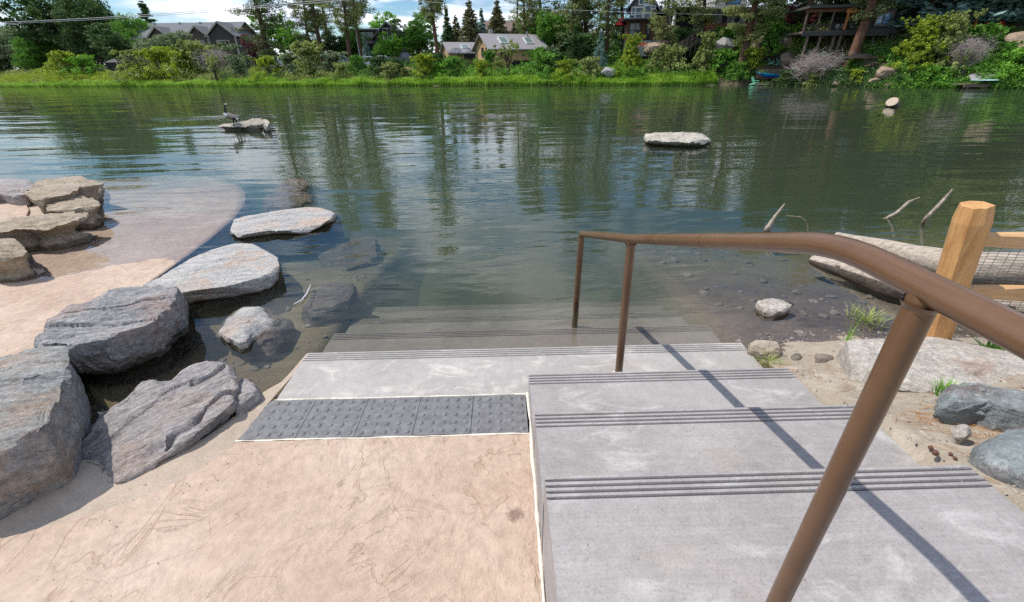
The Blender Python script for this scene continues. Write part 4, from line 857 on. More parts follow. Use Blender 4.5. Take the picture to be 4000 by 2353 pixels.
def proto_pine(seed, H=20.0, base=.32, R0=3.0, dens=1.0, lean=0.0, tuft_m=26, tr0=.27):
    R = np.random.default_rng(seed); tr = MB(); pts = []; k = 12
    bx, by = R.normal()*.5, R.normal()*.5
    ax = lambda z: Vector((bx*math.sin(z/H*2.2)+lean*z, by*math.sin(z/H*2.6), z))
    tr.tube([ax(H*i/k)-Vector((0, 0, .9 if i == 0 else 0)) for i in range(k+1)], [max(.03, tr0*(1-i/k)**.75+.02) for i in range(k+1)], 10)
    lb = MB(); C = []; rr_ = []; z = H*base
    while z < H*.985:
        f = (z/H-base)/(1-base); prof = (math.sin(min(1, (f+.08)*1.7)*math.pi/2))*(1-f**1.7*.85)
        for b in range(int(R.integers(3, 6))):
            if R.random() > dens: continue
            a = R.random()*6.28; Lb = R0*prof*(.5+.65*R.random()); dz = Lb*(.25-.45*(1-f)*R.random()); c = ax(z)
            e = c+Vector((math.cos(a)*Lb, math.sin(a)*Lb, dz)); mid_ = c.lerp(e, .55)+Vector((0, 0, Lb*.07))
            lb.tube([c, mid_, e], [.07*(1-f)+.02, .04*(1-f)+.015, .012], 5, cap=False)
            for t in (.5, .72, .9, 1.0):
                if Lb*t < .35 and f < .8: continue
                q = c.lerp(e, t)+Vector((R.normal()*.28, R.normal()*.28, R.normal()*.16+.1)); C.append(q); rr_.append(.42+.25*R.random())
        z += H*.030*(.7+.6*R.random())
    C.append(ax(H)); rr_.append(.5)
    return [('trunk', tr.mesh('pine_trunk', MT['bark']), 0), ('limbs', lb.mesh('pine_limbs', MT['bark']), 0),
            ('crown', join_leaf('pine_crown', [leaves(np.array([tuple(c) for c in C]), np.array(rr_), tuft_m, .24, .38, seed, .7)], MT['lf_pine']), 1)]
def proto_cone(seed, H=10.0, R0=1.9, layers=30, droop=.3, m=30, power=1.0, size=.24, ragged=.25):
    R = np.random.default_rng(seed); tr = MB(); tr.tube([(0, 0, -.6), (0, 0, H*.5), (0, 0, H*.97)], [.2, .11, .02], 8); C = []; rr_ = []
    for i in range(layers):
        f = i/layers; z = H*(.04+.95*f); rad = R0*(1-f)**power*(1-ragged*R.random())
        nb = max(2, int(rad*6.5))
        for b in range(nb):
            a = 6.28*(b+R.random())/nb; ra = rad*(1-ragged*R.random())
            for t in (.45, .75, 1): C.append((math.cos(a)*ra*t, math.sin(a)*ra*t, z-droop*ra*t+R.normal()*.08)); rr_.append(.16+.16*(1-f))
    C.append((0, 0, H)); rr_.append(.12)
    return [('trunk', tr.mesh('cone_trunk', MT['bark']), 0), ('crown', join_leaf('cone_crown', [leaves(C, np.array(rr_)*1.25, m, size, .4, seed, .8)], MT['lf_dark']), 1)]
def proto_leafy(seed, H=10.0, R0=3.4, n=300, m=60, trunk=.22, size=.26, lobes=6, up=0.0, flat=1.0):
    R = np.random.default_rng(seed); L_ = []; c0 = H*(trunk+(1-trunk)*.5); hz = H*(1-trunk)*.5
    for i in range(lobes): L_.append((R.normal()*R0*.42, R.normal()*R0*.42, c0+(R.random()-.5)*hz*1.25, .45+.28*R.random()))
    L_.append((0, 0, c0, .78)); C = []; rr_ = []
    while len(C) < n:
        l = L_[R.integers(len(L_))]; d = R.normal(size=3); d /= np.linalg.norm(d); q = l[3]*(.55+.45*R.random()**.5)
        p = (l[0]+d[0]*R0*q, l[1]+d[1]*R0*q, l[2]+d[2]*hz*q*flat)
        if p[2] < H*trunk*.6: continue
        C.append(p); rr_.append(R0*(.13+.13*R.random()))
    tr = MB(); k = 6; tr.tube([(R.normal()*.06, R.normal()*.06, -.8 if i == 0 else H*.62*i/k) for i in range(k+1)], [.22*(1-i/k*.7) for i in range(k+1)], 9)
    lb = MB()
    for i in range(14):
        c = C[R.integers(len(C))]; z = H*(.2+.35*R.random()); lb.tube([(0, 0, z), (c[0]*.5, c[1]*.5, z*.4+c[2]*.6-.3), c], [.07, .045, .012], 5, cap=False)
    return [('trunk', tr.mesh('leafy_trunk', MT['bark']), 0), ('limbs', lb.mesh('leafy_limbs', MT['bark']), 0), ('crown', join_leaf('leafy_crown', [leaves(C, rr_, m, size, .6, seed, .85, up=up)], MT['lf_mid']), 1)]
def proto_shrub(seed, H=2.0, R0=1.2, n=60, m=44, size=.13, spiky=.4):
    R = np.random.default_rng(seed); C = []; rr_ = []; sb = MB()
    for i in range(n):
        a = R.random()*6.28; f = R.random()**.6; zz = H*(.10+.9*R.random()**.8); w_ = math.sin(min(1, zz/H+.28)*math.pi)*.55+.5
        ra = R0*f*min(1, w_)*(1-.35*(zz/H)**2); C.append((ra*math.cos(a), ra*math.sin(a), min(H, zz))); rr_.append(.17+.17*R.random())
    for i in range(int(n*spiky)):
        a = R.random()*6.28; ra = R0*R.random()*.8; C.append((ra*math.cos(a)*1.05, ra*math.sin(a)*1.05, H*(.85+.25*R.random()))); rr_.append(.12)
    for i in range(16):
        c = C[R.integers(len(C))]; sb.tube([(c[0]*.12, c[1]*.12, -.35), (c[0]*.5, c[1]*.5, c[2]*.55), c], [.028, .018, .006], 4, cap=False)
    return [('stems', sb.mesh('shrub_stems', MT['stem']), 0), ('foliage', join_leaf('shrub_foliage', [leaves(C, rr_, m, size, .6, seed, 1.0, up=.4)], MT['lf_mid']), 1)]
def proto_bare(seed, H=2.0, R0=1.3, n=120):
    R = np.random.default_rng(seed); sb = MB()
    for i in range(n):
        a = R.random()*6.28; e = R.random(); d = Vector((math.cos(a)*R0*(.25+e), math.sin(a)*R0*(.25+e), H*(1-.65*e*R.random()))); p0 = Vector((0, 0, -.2)); p1 = d*.45+Vector((R.normal()*.08, R.normal()*.08, .12*H)); sb.tube([p0, p1*.6+Vector((0, 0, .1)), p1, (p1+d)/2+Vector((R.normal(), R.normal(), R.normal()))*.07, d-Vector((0, 0, .12*R.random()))], [.015, .012, .009, .006, .003], 4, cap=False)
        for j in range(8):
            t = .35+.6*R.random(); q = p1.lerp(d, t); g_ = q+Vector((R.normal(), R.normal(), R.normal()*.6+.25))*.28*H*.5; sb.tube([q, q.lerp(g_, .5)+Vector((0, 0, .04)), g_], [.006, .004, .002], 3, cap=False)
            for l in range(2): g2 = g_+Vector((R.normal(), R.normal(), R.normal()*.5))*.14*H*.5; sb.tube([q.lerp(g_, .6), g2], [.004, .002], 3, cap=False)
    return [('branches', sb.mesh('bare_branches', MT['twig']), 1)]
PR = dict(pine_a=(proto_pine(1, 20, .2, 3.4, tuft_m=34), 20), pine_b=(proto_pine(2, 20, .25, 3.8, .85, tuft_m=36), 20), pine_c=(proto_pine(3, 20, .10, 4.0, 1.0, tuft_m=36), 20), pine_d=(proto_pine(4, 20, .30, 4.2, .85, tuft_m=48), 20), pine_m=(proto_pine(17, 20, .26, 4.0, 1.0, tuft_m=56, tr0=.40), 20), pine_e=(proto_pine(18, 20, .20, 4.2, .9, tuft_m=50, tr0=.3), 20),
          cone_a=(proto_cone(5), 10), cone_b=(proto_cone(6, 10, 2.3, 26, .15, 30, .7, .26, .35), 10), spruce=(proto_cone(7, 6, 1.75, 17, .12, 16, 1.0, .19, .15), 6),
          leafy_a=(proto_leafy(8), 10), leafy_b=(proto_leafy(9, 10, 2.6, 270, 60, .10, .26, 5, .8, 1.1), 10), leafy_c=(proto_leafy(10, 10, 4.2, 380, 64, .06, .28, 8), 10), sapling=(proto_leafy(11, 5, 1.25, 46, 34, .35, .17, 4), 5),
          shrub_a=(proto_shrub(12), 2), shrub_b=(proto_shrub(13, 2, .9, 52, 44, .12, .7), 2), shrub_c=(proto_shrub(14, 2, 1.7, 84, 44, .13, .3), 2), big=(proto_shrub(15, 5, 2.6, 210, 60, .17, .35), 5), bare=(proto_bare(16), 2))
WX = dict(pine=1.2, cone=1.9, spru=1.15, leaf=1.6, sapl=1.1, shru=1.3, big=1.15, bare=1.0)
def plant(pr, name, label, cat, u, d, vtop=None, H=None, w_=1.0, mat=None, group=None, v=250, rot=None, z=None, ut=None, bark=None, sink=.15):
    parts, H0 = PR[pr]; x, y = spot(u, d, v); z0 = (gnd(x, y) if z is None else z)-sink
    if H is None: H = max(.5, at(u if ut is None else ut, vtop, y=y)[2]-z0)
    s = H/H0; o = thing(name, label, cat, (x, y, z0), group, random.random()*6.28 if rot is None else rot); o.scale = (s*w_*WX[pr[:4]], s*w_*WX[pr[:4]], s)
    if ut is not None:                                              # leaning trunk
        tx = at(ut, vtop if vtop is not None else 0, y=y); o.rotation_euler = (0, math.atan2(tx[0]-x, max(1, tx[2]-z0)), 0)
    for nm, me, rc in parts:
        q = link_mesh(nm, me, o, MT[mat] if (rc and mat) else (MT[bark] if bark and nm == 'trunk' else None))
        if nm in ('limbs', 'stems', 'branches'): tag(q, kind='stuff')
    return o
GT = 'trees beyond the river'
T_ = [('leafy_c', 'dark leafy tree at the left picture edge across the river', -10, 22, 110, None, 1.0, 'lf_dark'),
 ('leafy_a', 'bluish green tree second from the left edge', 70, 26, 92, None, .9, 'lf_grey'),
 ('leafy_c', 'mid green low tree left of the tallest left group', 150, 18, 138, None, .8, 'lf_mid'),
 ('leafy_b', 'tallest dark leafy tree of the left group, its left half', 265, 24, None, 19, 1.05, 'lf_dark'),
 ('leafy_c', 'tallest dark leafy tree of the left group, its right half', 400, 25, None, 17, .62, 'lf_dark'),
 ('leafy_b', 'dark rounded tree filling the gap under the left group', 480, 17, 118, None, 1.2, 'lf_dark'),
 ('leafy_c', 'light green broad tree left of the apartment roof', 575, 27, 62, None, .62, 'lf_mid'),
 ('leafy_a', 'grey green sloping tree in front of the apartment roof', 690, 17, 112, None, .95, 'lf_grey'),
 ('cone_a', 'lone dark spruce tip standing over the broad light green tree', 634, 36, 6, None, 1.3, 'lf_dark'),
 ('leafy_c', 'dark tree mass behind the left end of the far bank', 120, 34, 100, None, 1.1, 'lf_dark'),
 ('leafy_c', 'dark tree mass behind the tallest left group', 330, 34, 60, None, 1.0, 'lf_dark'),
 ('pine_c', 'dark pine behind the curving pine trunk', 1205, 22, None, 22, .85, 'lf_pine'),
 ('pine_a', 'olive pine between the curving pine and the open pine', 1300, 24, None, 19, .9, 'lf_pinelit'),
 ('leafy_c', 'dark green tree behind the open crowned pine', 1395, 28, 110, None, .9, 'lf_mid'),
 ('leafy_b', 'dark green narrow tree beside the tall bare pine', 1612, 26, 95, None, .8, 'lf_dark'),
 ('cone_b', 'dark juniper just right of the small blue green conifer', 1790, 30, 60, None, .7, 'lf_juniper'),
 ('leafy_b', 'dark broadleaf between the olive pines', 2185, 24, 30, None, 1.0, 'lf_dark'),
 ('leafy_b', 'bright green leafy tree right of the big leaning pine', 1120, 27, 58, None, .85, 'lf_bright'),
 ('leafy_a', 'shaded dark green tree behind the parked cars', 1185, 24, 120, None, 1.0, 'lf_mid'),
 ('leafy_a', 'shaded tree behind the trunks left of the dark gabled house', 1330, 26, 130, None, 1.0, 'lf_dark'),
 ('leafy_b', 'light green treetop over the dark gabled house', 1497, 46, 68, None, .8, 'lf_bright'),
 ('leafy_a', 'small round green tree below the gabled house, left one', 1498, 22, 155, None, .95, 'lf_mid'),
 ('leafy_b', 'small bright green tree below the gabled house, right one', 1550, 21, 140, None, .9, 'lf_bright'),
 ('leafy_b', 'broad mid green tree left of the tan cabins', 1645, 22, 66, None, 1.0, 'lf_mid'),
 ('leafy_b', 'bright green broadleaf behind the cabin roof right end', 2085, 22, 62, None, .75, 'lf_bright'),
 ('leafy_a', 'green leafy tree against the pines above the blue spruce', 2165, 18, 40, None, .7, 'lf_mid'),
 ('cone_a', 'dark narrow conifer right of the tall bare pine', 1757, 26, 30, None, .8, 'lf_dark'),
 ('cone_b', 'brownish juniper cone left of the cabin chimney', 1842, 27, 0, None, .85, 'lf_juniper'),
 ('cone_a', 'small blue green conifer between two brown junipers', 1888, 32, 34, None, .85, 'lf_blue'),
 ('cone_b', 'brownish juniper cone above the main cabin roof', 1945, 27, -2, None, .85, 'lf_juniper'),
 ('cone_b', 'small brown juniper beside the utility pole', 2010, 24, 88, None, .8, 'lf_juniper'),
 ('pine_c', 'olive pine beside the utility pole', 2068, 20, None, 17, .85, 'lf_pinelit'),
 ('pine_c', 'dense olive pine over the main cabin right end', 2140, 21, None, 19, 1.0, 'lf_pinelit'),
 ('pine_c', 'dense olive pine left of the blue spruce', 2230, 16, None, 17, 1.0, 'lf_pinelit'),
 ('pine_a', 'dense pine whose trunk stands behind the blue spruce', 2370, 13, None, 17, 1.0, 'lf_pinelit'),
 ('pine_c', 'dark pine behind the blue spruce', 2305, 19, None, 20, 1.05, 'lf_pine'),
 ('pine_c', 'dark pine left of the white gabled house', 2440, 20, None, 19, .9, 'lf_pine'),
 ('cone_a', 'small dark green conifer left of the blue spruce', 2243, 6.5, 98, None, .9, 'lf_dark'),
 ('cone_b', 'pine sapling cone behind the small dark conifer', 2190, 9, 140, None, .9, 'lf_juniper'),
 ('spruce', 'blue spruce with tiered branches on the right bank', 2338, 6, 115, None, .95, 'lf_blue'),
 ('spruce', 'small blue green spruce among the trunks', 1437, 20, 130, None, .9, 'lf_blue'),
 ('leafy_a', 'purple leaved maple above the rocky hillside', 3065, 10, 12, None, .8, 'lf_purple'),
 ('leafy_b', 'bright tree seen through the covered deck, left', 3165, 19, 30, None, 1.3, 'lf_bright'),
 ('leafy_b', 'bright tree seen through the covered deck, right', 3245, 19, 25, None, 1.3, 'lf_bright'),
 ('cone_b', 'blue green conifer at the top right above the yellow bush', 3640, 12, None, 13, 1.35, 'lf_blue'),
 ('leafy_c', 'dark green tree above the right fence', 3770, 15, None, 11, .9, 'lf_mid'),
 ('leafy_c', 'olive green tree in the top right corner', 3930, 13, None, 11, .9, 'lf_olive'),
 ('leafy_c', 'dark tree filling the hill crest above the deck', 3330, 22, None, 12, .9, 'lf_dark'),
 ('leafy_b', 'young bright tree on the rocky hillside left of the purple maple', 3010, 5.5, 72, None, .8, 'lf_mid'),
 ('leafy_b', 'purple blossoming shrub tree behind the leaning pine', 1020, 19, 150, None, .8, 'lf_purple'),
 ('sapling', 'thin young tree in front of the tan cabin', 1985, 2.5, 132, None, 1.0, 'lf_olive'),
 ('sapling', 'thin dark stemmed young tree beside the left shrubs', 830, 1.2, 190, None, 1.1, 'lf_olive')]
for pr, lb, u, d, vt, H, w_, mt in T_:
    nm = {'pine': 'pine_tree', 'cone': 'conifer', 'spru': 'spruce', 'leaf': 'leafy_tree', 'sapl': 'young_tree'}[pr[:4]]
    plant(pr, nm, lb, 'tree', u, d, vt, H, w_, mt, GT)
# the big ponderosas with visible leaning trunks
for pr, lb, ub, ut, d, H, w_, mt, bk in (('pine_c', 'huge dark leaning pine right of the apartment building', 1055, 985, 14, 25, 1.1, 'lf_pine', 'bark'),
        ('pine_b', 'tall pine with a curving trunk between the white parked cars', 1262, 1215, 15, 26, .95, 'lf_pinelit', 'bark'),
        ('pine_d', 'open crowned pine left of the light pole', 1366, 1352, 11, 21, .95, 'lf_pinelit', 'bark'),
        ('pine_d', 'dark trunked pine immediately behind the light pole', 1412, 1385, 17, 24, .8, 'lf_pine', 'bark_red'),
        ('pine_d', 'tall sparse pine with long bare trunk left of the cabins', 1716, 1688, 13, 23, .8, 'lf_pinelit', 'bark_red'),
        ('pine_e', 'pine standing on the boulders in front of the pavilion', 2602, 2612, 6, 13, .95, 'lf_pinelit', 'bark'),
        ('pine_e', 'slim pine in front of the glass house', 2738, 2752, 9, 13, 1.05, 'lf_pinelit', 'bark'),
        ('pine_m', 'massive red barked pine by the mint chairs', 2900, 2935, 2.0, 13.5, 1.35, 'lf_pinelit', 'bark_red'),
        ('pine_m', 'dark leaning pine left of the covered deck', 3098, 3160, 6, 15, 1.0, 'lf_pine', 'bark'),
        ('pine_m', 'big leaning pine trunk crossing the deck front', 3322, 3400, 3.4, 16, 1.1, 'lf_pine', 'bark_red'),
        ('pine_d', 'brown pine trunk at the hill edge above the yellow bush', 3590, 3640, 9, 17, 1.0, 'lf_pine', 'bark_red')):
    o = plant(pr, 'ponderosa_pine', lb, 'tree', ub, d, 0, H, w_, mt, 'tall pines beyond the river', v=235, ut=ut, bark=bk)

# shrubs one can tell apart
GS = 'shrubs along the far bank'
S_ = [('shrub_c', 'yellow green spreading bush at the left, under the dark trees', 270, 7, 222, 1.0, 'lf_yellow'), ('shrub_c', 'bright bush left of the black canopy tent', 340, 8, 235, 1.0, 'lf_bright'),
 ('shrub_a', 'grey olive bush right of the black canopy tent', 545, 4, 222, 1.2, 'lf_olive'), ('shrub_c', 'tall yellow bush in front of the grey green tree', 640, 5, 205, .9, 'lf_yellow'), ('shrub_a', 'yellow bush with orange tips right of the tall yellow bush', 715, 5, 214, 1.0, 'lf_yellow'),
 ('shrub_c', 'olive green shrub below the apartment building', 790, 7, 185, .9, 'lf_olive'), ('shrub_a', 'dark olive bush below the apartment windows', 900, 12, 192, 1.2, 'lf_grey'), ('shrub_a', 'grey green bush left of the round yellow bush', 935, 5, 238, 1.1, 'lf_grey'),
 ('shrub_c', 'round bright yellow green bush below the leaning pine', 1050, 3.2, 238, .85, 'lf_yellow'), ('shrub_a', 'low grey bush right of the round yellow bush', 1135, 6, 228, 1.3, 'lf_grey'),
 ('shrub_b', 'tall pale olive bush in front of the white parked cars', 1220, 4.5, 188, 1.1, 'lf_olive'), ('shrub_a', 'low grey green bush below the curving pine', 1300, 6, 222, 1.3, 'lf_grey'), ('shrub_a', 'pale olive shrub with bare stems below the open pine', 1330, 2.5, 262, 1.1, 'lf_olive'),
 ('shrub_c', 'green spreading bush below the light pole', 1400, 6, 236, .8, 'lf_mid'), ('shrub_c', 'dark green round bush below the white wagon', 1480, 4, 240, .95, 'lf_dark'), ('shrub_c', 'dark bramble mound below the dry grass slope', 1550, 4, 246, .9, 'lf_dark'),
 ('shrub_b', 'small olive shrub in front of the dark bramble mound', 1528, 1.8, 262, 1.2, 'lf_olive'), ('shrub_b', 'upright yellow green bush left of the bare pine foot', 1660, 2.5, 232, 1.2, 'lf_yellow'), ('shrub_a', 'low green bush right of the upright yellow green bush', 1715, 3, 262, 1.1, 'lf_bright'),
 ('shrub_c', 'dark green bush at the bare pine foot', 1712, 7, 228, .7, 'lf_dark'), ('shrub_c', 'green bush below the small cabin', 1770, 5, 232, .9, 'lf_mid'), ('shrub_b', 'thin yellow bush below the cabin gable', 1880, 2, 248, .9, 'lf_yellow'),
 ('shrub_b', 'upright green bush against the cabin wall corner', 1912, 7, 208, .7, 'lf_mid'), ('shrub_c', 'olive bush below the cabin front wall', 1945, 4, 248, .8, 'lf_olive'), ('shrub_c', 'leafy green bush at the cabin right corner', 2100, 6, 200, .7, 'lf_mid'),
 ('shrub_c', 'low green mound right of the cabin', 2130, 4, 215, 1.0, 'lf_mid'), ('shrub_a', 'bright yellow small bush left of the grey bank boulder', 2205, 1.8, 246, 1.0, 'lf_yellow'), ('shrub_c', 'olive low bush below the blue spruce', 2300, 2, 236, .95, 'lf_olive'),
 ('big', 'tall yellow green bush below the orange chairs', 2458, 3, 153, .78, 'lf_yellow'), ('big', 'olive bush in front of the boulders', 2555, 2.4, 205, .8, 'lf_olive'), ('shrub_a', 'thin olive bush left of the hillside stairs', 2625, 3, 192, .9, 'lf_olive'),
 ('big', 'tall dark olive bush right of the hillside stairs', 2750, 3, 142, .78, 'lf_olive'), ('shrub_c', 'green mound bush left of the massive red barked pine', 2820, 3, 205, 1.2, 'lf_mid'), ('shrub_c', 'dark green bush at the water left of the blue kayak', 2885, .9, 255, .85, 'lf_mid'),
 ('shrub_b', 'yellow green bush at the massive red barked pine foot', 2935, 2.6, 200, 1.0, 'lf_yellow'), ('shrub_a', 'bright green bush on the hillside right of the purple maple', 3072, 6.5, 108, .9, 'lf_bright'), ('shrub_c', 'dark green bush at the water right of the blue kayak', 3095, .8, 285, 1.2, 'lf_dark'),
 ('shrub_a', 'light green bush at the water below the dead bush', 3185, .7, 295, 1.3, 'lf_olive'), ('shrub_a', 'green bush at the foot of the deck front pine', 3330, 2.2, 238, 1.2, 'lf_mid'), ('shrub_c', 'yellow green low bush on the earthy bank', 3350, .7, 278, .8, 'lf_yellow'),
 ('big', 'very large yellow green bush on the right bank', 3560, 2.6, 88, 1.0, 'lf_yellow'), ('big', 'very large olive bush leaning on the right half of the yellow one', 3670, 2.4, 72, .75, 'lf_olive'), ('shrub_c', 'light green bush at the water under the large yellow bush', 3630, .6, 262, .95, 'lf_bright'),
 ('shrub_c', 'deep green bush below the wooden fence with red chairs', 3770, 4.5, 115, 1.1, 'lf_mid'), ('big', 'dark green bush mass below the pink rock outcrop', 3900, 2.5, 175, .95, 'lf_mid'), ('shrub_c', 'bright green bush at the right edge over the dock', 3985, 1.4, 200, 1.2, 'lf_bright'),
 ('shrub_a', 'small yellow green bush right of the white paddleboard', 3935, .6, 320, 1.3, 'lf_yellow'), ('shrub_c', 'dark bush beside the pavilion foundation', 2640, 8, 125, .9, 'lf_dark'), ('shrub_c', 'green bush on the rocks right of the hillside stairs', 2810, 8, 120, .9, 'lf_mid'), ('shrub_c', 'dark juniper mass below the olive pines', 2260, 9, 150, 1.4, 'lf_dark')]
for pr, lb, u, d, vt, w_, mt in S_: plant(pr, 'shrub', lb, 'shrub', u, d, vt-(10 if u < 1750 else 3), None, w_, mt, GS, v=280)
plant('bare', 'bare_bush', 'big dead grey bush with curved twigs in front of the deck posts', 'shrub', 3190, 1.6, None, 3.6, .9, None, None, v=240, sink=1.2)
plant('bare', 'bare_bush', 'dead grey bush on the right bank between green bushes', 'shrub', 3755, 1.6, 150, None, .62, None, None, v=280)
plant('bare', 'bare_bush', 'dead grey purple shrub below the apartment building', 'shrub', 850, 7, 195, None, .9, None, None, v=260)
plant('bare', 'bare_bush', 'dry twiggy shrub beside the black canopy tent', 'shrub', 560, 5, 212, None, .9, None, None, v=260)

# reeds and brush nobody could count
R = np.random.default_rng(5); xs = []; ys_ = []; n = 52000
u_ = R.random(n)*2860-60 + 0; xw = np.interp(u_, np.linspace(-100, 2860, 40), [spot(q, .3, 330)[0] for q in np.linspace(-100, 2860, 40)])
extra = R.random(6000)*-60-112; xw = np.concatenate([xw, extra]); n = len(xw)
dd = R.random(n)**1.2*2.1-.25+.35*fbm(np.stack([xw*.35, xw*0, xw*0], -1), 3, 2); yw = ybank(xw)+dd; zw = np.maximum(ground_z(xw, yw), WZ)-.05
h = (.58+.40*R.random(n))*(1+.30*fbm(np.stack([xw*.5, yw*.5, xw*0], -1), 3, 6))*(.75+.25*np.clip(dd+.4, 0, 1)); a = R.random(n)*6.28; ln = (.15+.45*R.random(n))*h; wd = .018+.02*R.random(n)
px, py = -np.sin(a)*wd, np.cos(a)*wd; V = np.zeros((n, 6, 3)); 
for j, (t, o_, zz, k) in enumerate(((0, 0, 0, 1), (.5, .25, .62, .8), (1, 1, 1, .12))):
    for s_, i in ((-1, 0), (1, 1)):
        V[:, j*2+i, 0] = xw+np.cos(a)*ln*o_+s_*px*k; V[:, j*2+i, 1] = yw+np.sin(a)*ln*o_+s_*py*k; V[:, j*2+i, 2] = zw+h*zz*(1-.2*o_)
I = np.arange(n)[:, None]*6; F = np.concatenate([I+np.array([0, 1, 3, 2]), I+np.array([2, 3, 5, 4])]); T = np.repeat(np.clip(.5+.25*R.normal(size=n)+.25*fbm(np.stack([xw*.8, yw, xw*0], -1), 2, 3), 0, 1), 6)
tag(link_mesh('reed_grass', npmesh('reed_grass', V.reshape(-1, 3), F, MT['lf_grass'], False, None, T)), 'strip of bright green reed grass along the far waterline', 'grass', kind='stuff')
def brush(name, label, u0, u1, d0, d1, n, hgt, mat, seed, m=26, size=.15, zoff=0.0):
    R = np.random.default_rng(seed); qs = np.linspace(u0, u1, 30); xs_ = np.interp(R.random(n)*(u1-u0)+u0, qs, [spot(q, (d0+d1)/2, 280)[0] for q in qs]); d = d0+(d1-d0)*R.random(n); y = ybank(xs_)+d
    z = ground_z(xs_, y)+zoff+hgt*R.random(n)*(.55+.6*fbm(np.stack([xs_*.3, y*.3, xs_*0], -1), 2, seed)).clip(.15, 1.3)
    V, F, T = leaves(np.stack([xs_, y, z], -1), .45, m, size, .6, seed, .7, up=.3); tag(link_mesh(name, npmesh(name, V, F, MT[mat], False, None, T)), label, 'ground cover', kind='stuff')
brush('ground_brush', 'yellow green low brush behind the reeds, left part of the far bank', -250, 800, 1.2, 12, 3400, 1.7, 'lf_yellow', 21)
brush('ground_brush', 'mixed olive brush below the parked cars', 700, 1700, 1.5, 9, 2600, 1.6, 'lf_olive', 22)
brush('ground_brush', 'green brush below the tan cabins', 1600, 2450, 1.2, 8, 1700, .8, 'lf_mid', 23)
brush('ground_brush', 'pale green low brush scattered through the middle of the far bank', 900, 2500, 1.2, 8, 1900, 1.4, 'lf_bright', 24)
brush('ground_brush', 'green brush on the steep bank left of the mint chairs', 2400, 2960, 1.2, 9, 1500, 1.0, 'lf_mid', 25)
brush('ground_brush', 'dark brush on the slope under the deck', 3080, 3500, .4, 3.0, 600, .5, 'lf_dark', 26)
brush('ground_brush', 'green brush covering the right edge of the far bank', 3420, 4150, .2, 9, 1900, .9, 'lf_mid', 27)
brush('ground_brush', 'olive brush among the hillside rocks', 2650, 3450, 6, 16, 900, .9, 'lf_olive', 28)
brush('ground_brush', 'mid height brush filling the back of the left bank', -200, 1650, 9, 24, 2600, 1.3, 'lf_olive', 33, 26, .2)
brush('ground_brush', 'mid height brush behind and beside the cabins', 1500, 2450, 8, 24, 1900, 1.8, 'lf_mid', 34, 26, .2)
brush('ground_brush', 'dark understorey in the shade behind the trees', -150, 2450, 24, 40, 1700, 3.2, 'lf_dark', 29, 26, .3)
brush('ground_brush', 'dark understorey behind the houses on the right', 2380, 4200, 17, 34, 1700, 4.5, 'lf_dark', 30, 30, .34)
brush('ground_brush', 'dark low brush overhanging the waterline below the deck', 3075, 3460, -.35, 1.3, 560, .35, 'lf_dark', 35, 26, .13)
brush('ground_brush', 'olive low brush overhanging the waterline at the right', 3400, 4150, -.35, 1.0, 750, .35, 'lf_mid', 36, 26, .13)
brush('far_woodland', 'distant dark tree line beyond the far bank houses', -300, 2500, 60, 90, 2200, 5.0, 'lf_dark', 31, 26, .6)

# ------------------------------------------------------------------ buildings and things on the far bank
def win(par, c, w_, h, R=None, frame='white', glass='glass', mull=(1, 1), t=.07, ax='x'):
    """window facing -y of the parent's frame (or -x when ax='x-'); c is its centre on the wall plane"""
    f = MB(); x, y, z = c; side = ax != 'x'
    def B(cx, cz, dx, dz, d, off):
        if side: f.box((x-off, y+cx, z+cz), (d, dx, dz))
        else: f.box((x+cx, y-off, z+cz), (dx, d, dz))
    B(0, h/2, w_+t*2, t, .10, .04); B(0, -h/2, w_+t*2, t, .10, .04); B(-w_/2-t/2, 0, t, h-t, .10, .04); B(w_/2+t/2, 0, t, h-t, .10, .04)
    for i in range(1, mull[0]): B(-w_/2+w_*i/mull[0], 0, t*.6, h-t, .07, .05)
    for j in range(1, mull[1]): B(0, -h/2+h*j/mull[1], w_, t*.6, .06, .05)
    o = f.build('window', MT[frame], par, local=True)
    g = MB(); g.box((x-.015, y, z) if side else (x, y-.015, z), (.02, w_, h) if side else (w_, .02, h)); g.build('pane', MT[glass], o, local=True); return o
def gable_roof(par, L_, W, z0, hr_, mat, over=.5, t=.14, ridge='x', name='roof'):
    m = MB(); s = hr_/(W/2)
    for sg in (-1, 1):
        e = W/2+over; zz = z0-over*s
        if ridge == 'x': P = [(-L_/2-over, sg*e, zz), (L_/2+over, sg*e, zz), (L_/2+over, 0, z0+hr_), (-L_/2-over, 0, z0+hr_)]
        else: P = [(sg*e, -L_/2-over, zz), (sg*e, L_/2+over, zz), (0, L_/2+over, z0+hr_), (0, -L_/2-over, z0+hr_)]
        V = [Vector(p)+Vector((0, 0, .02)) for p in P]+[Vector(p)+Vector((0, 0, t+.02)) for p in P]
        m.add(V, [(0, 1, 2, 3), (4, 5, 6, 7), (0, 1, 5, 4), (1, 2, 6, 5), (2, 3, 7, 6), (3, 0, 4, 7)])
    return m.build(name, mat, par, local=True)
def body(par, L_, W, h, hr_, mat, ridge='x', zb=-3, name='wall'):
    m = MB()
    if ridge == 'x':
        P = [(-W/2, zb), (W/2, zb), (W/2, h), (0, h+hr_), (-W/2, h)]; V = [(-L_/2, a, b) for a, b in P]+[(L_/2, a, b) for a, b in P]
    else:
        P = [(-W/2, zb), (W/2, zb), (W/2, h), (0, h+hr_), (-W/2, h)]; V = [(a, -L_/2, b) for a, b in P]+[(a, L_/2, b) for a, b in P]
    m.add(V, [(0, 1, 2, 3, 4), (5, 6, 7, 8, 9)]+[(i, (i+1) % 5, (i+1) % 5+5, i+5) for i in range(5)])
    return m.build(name, mat, par, local=True)
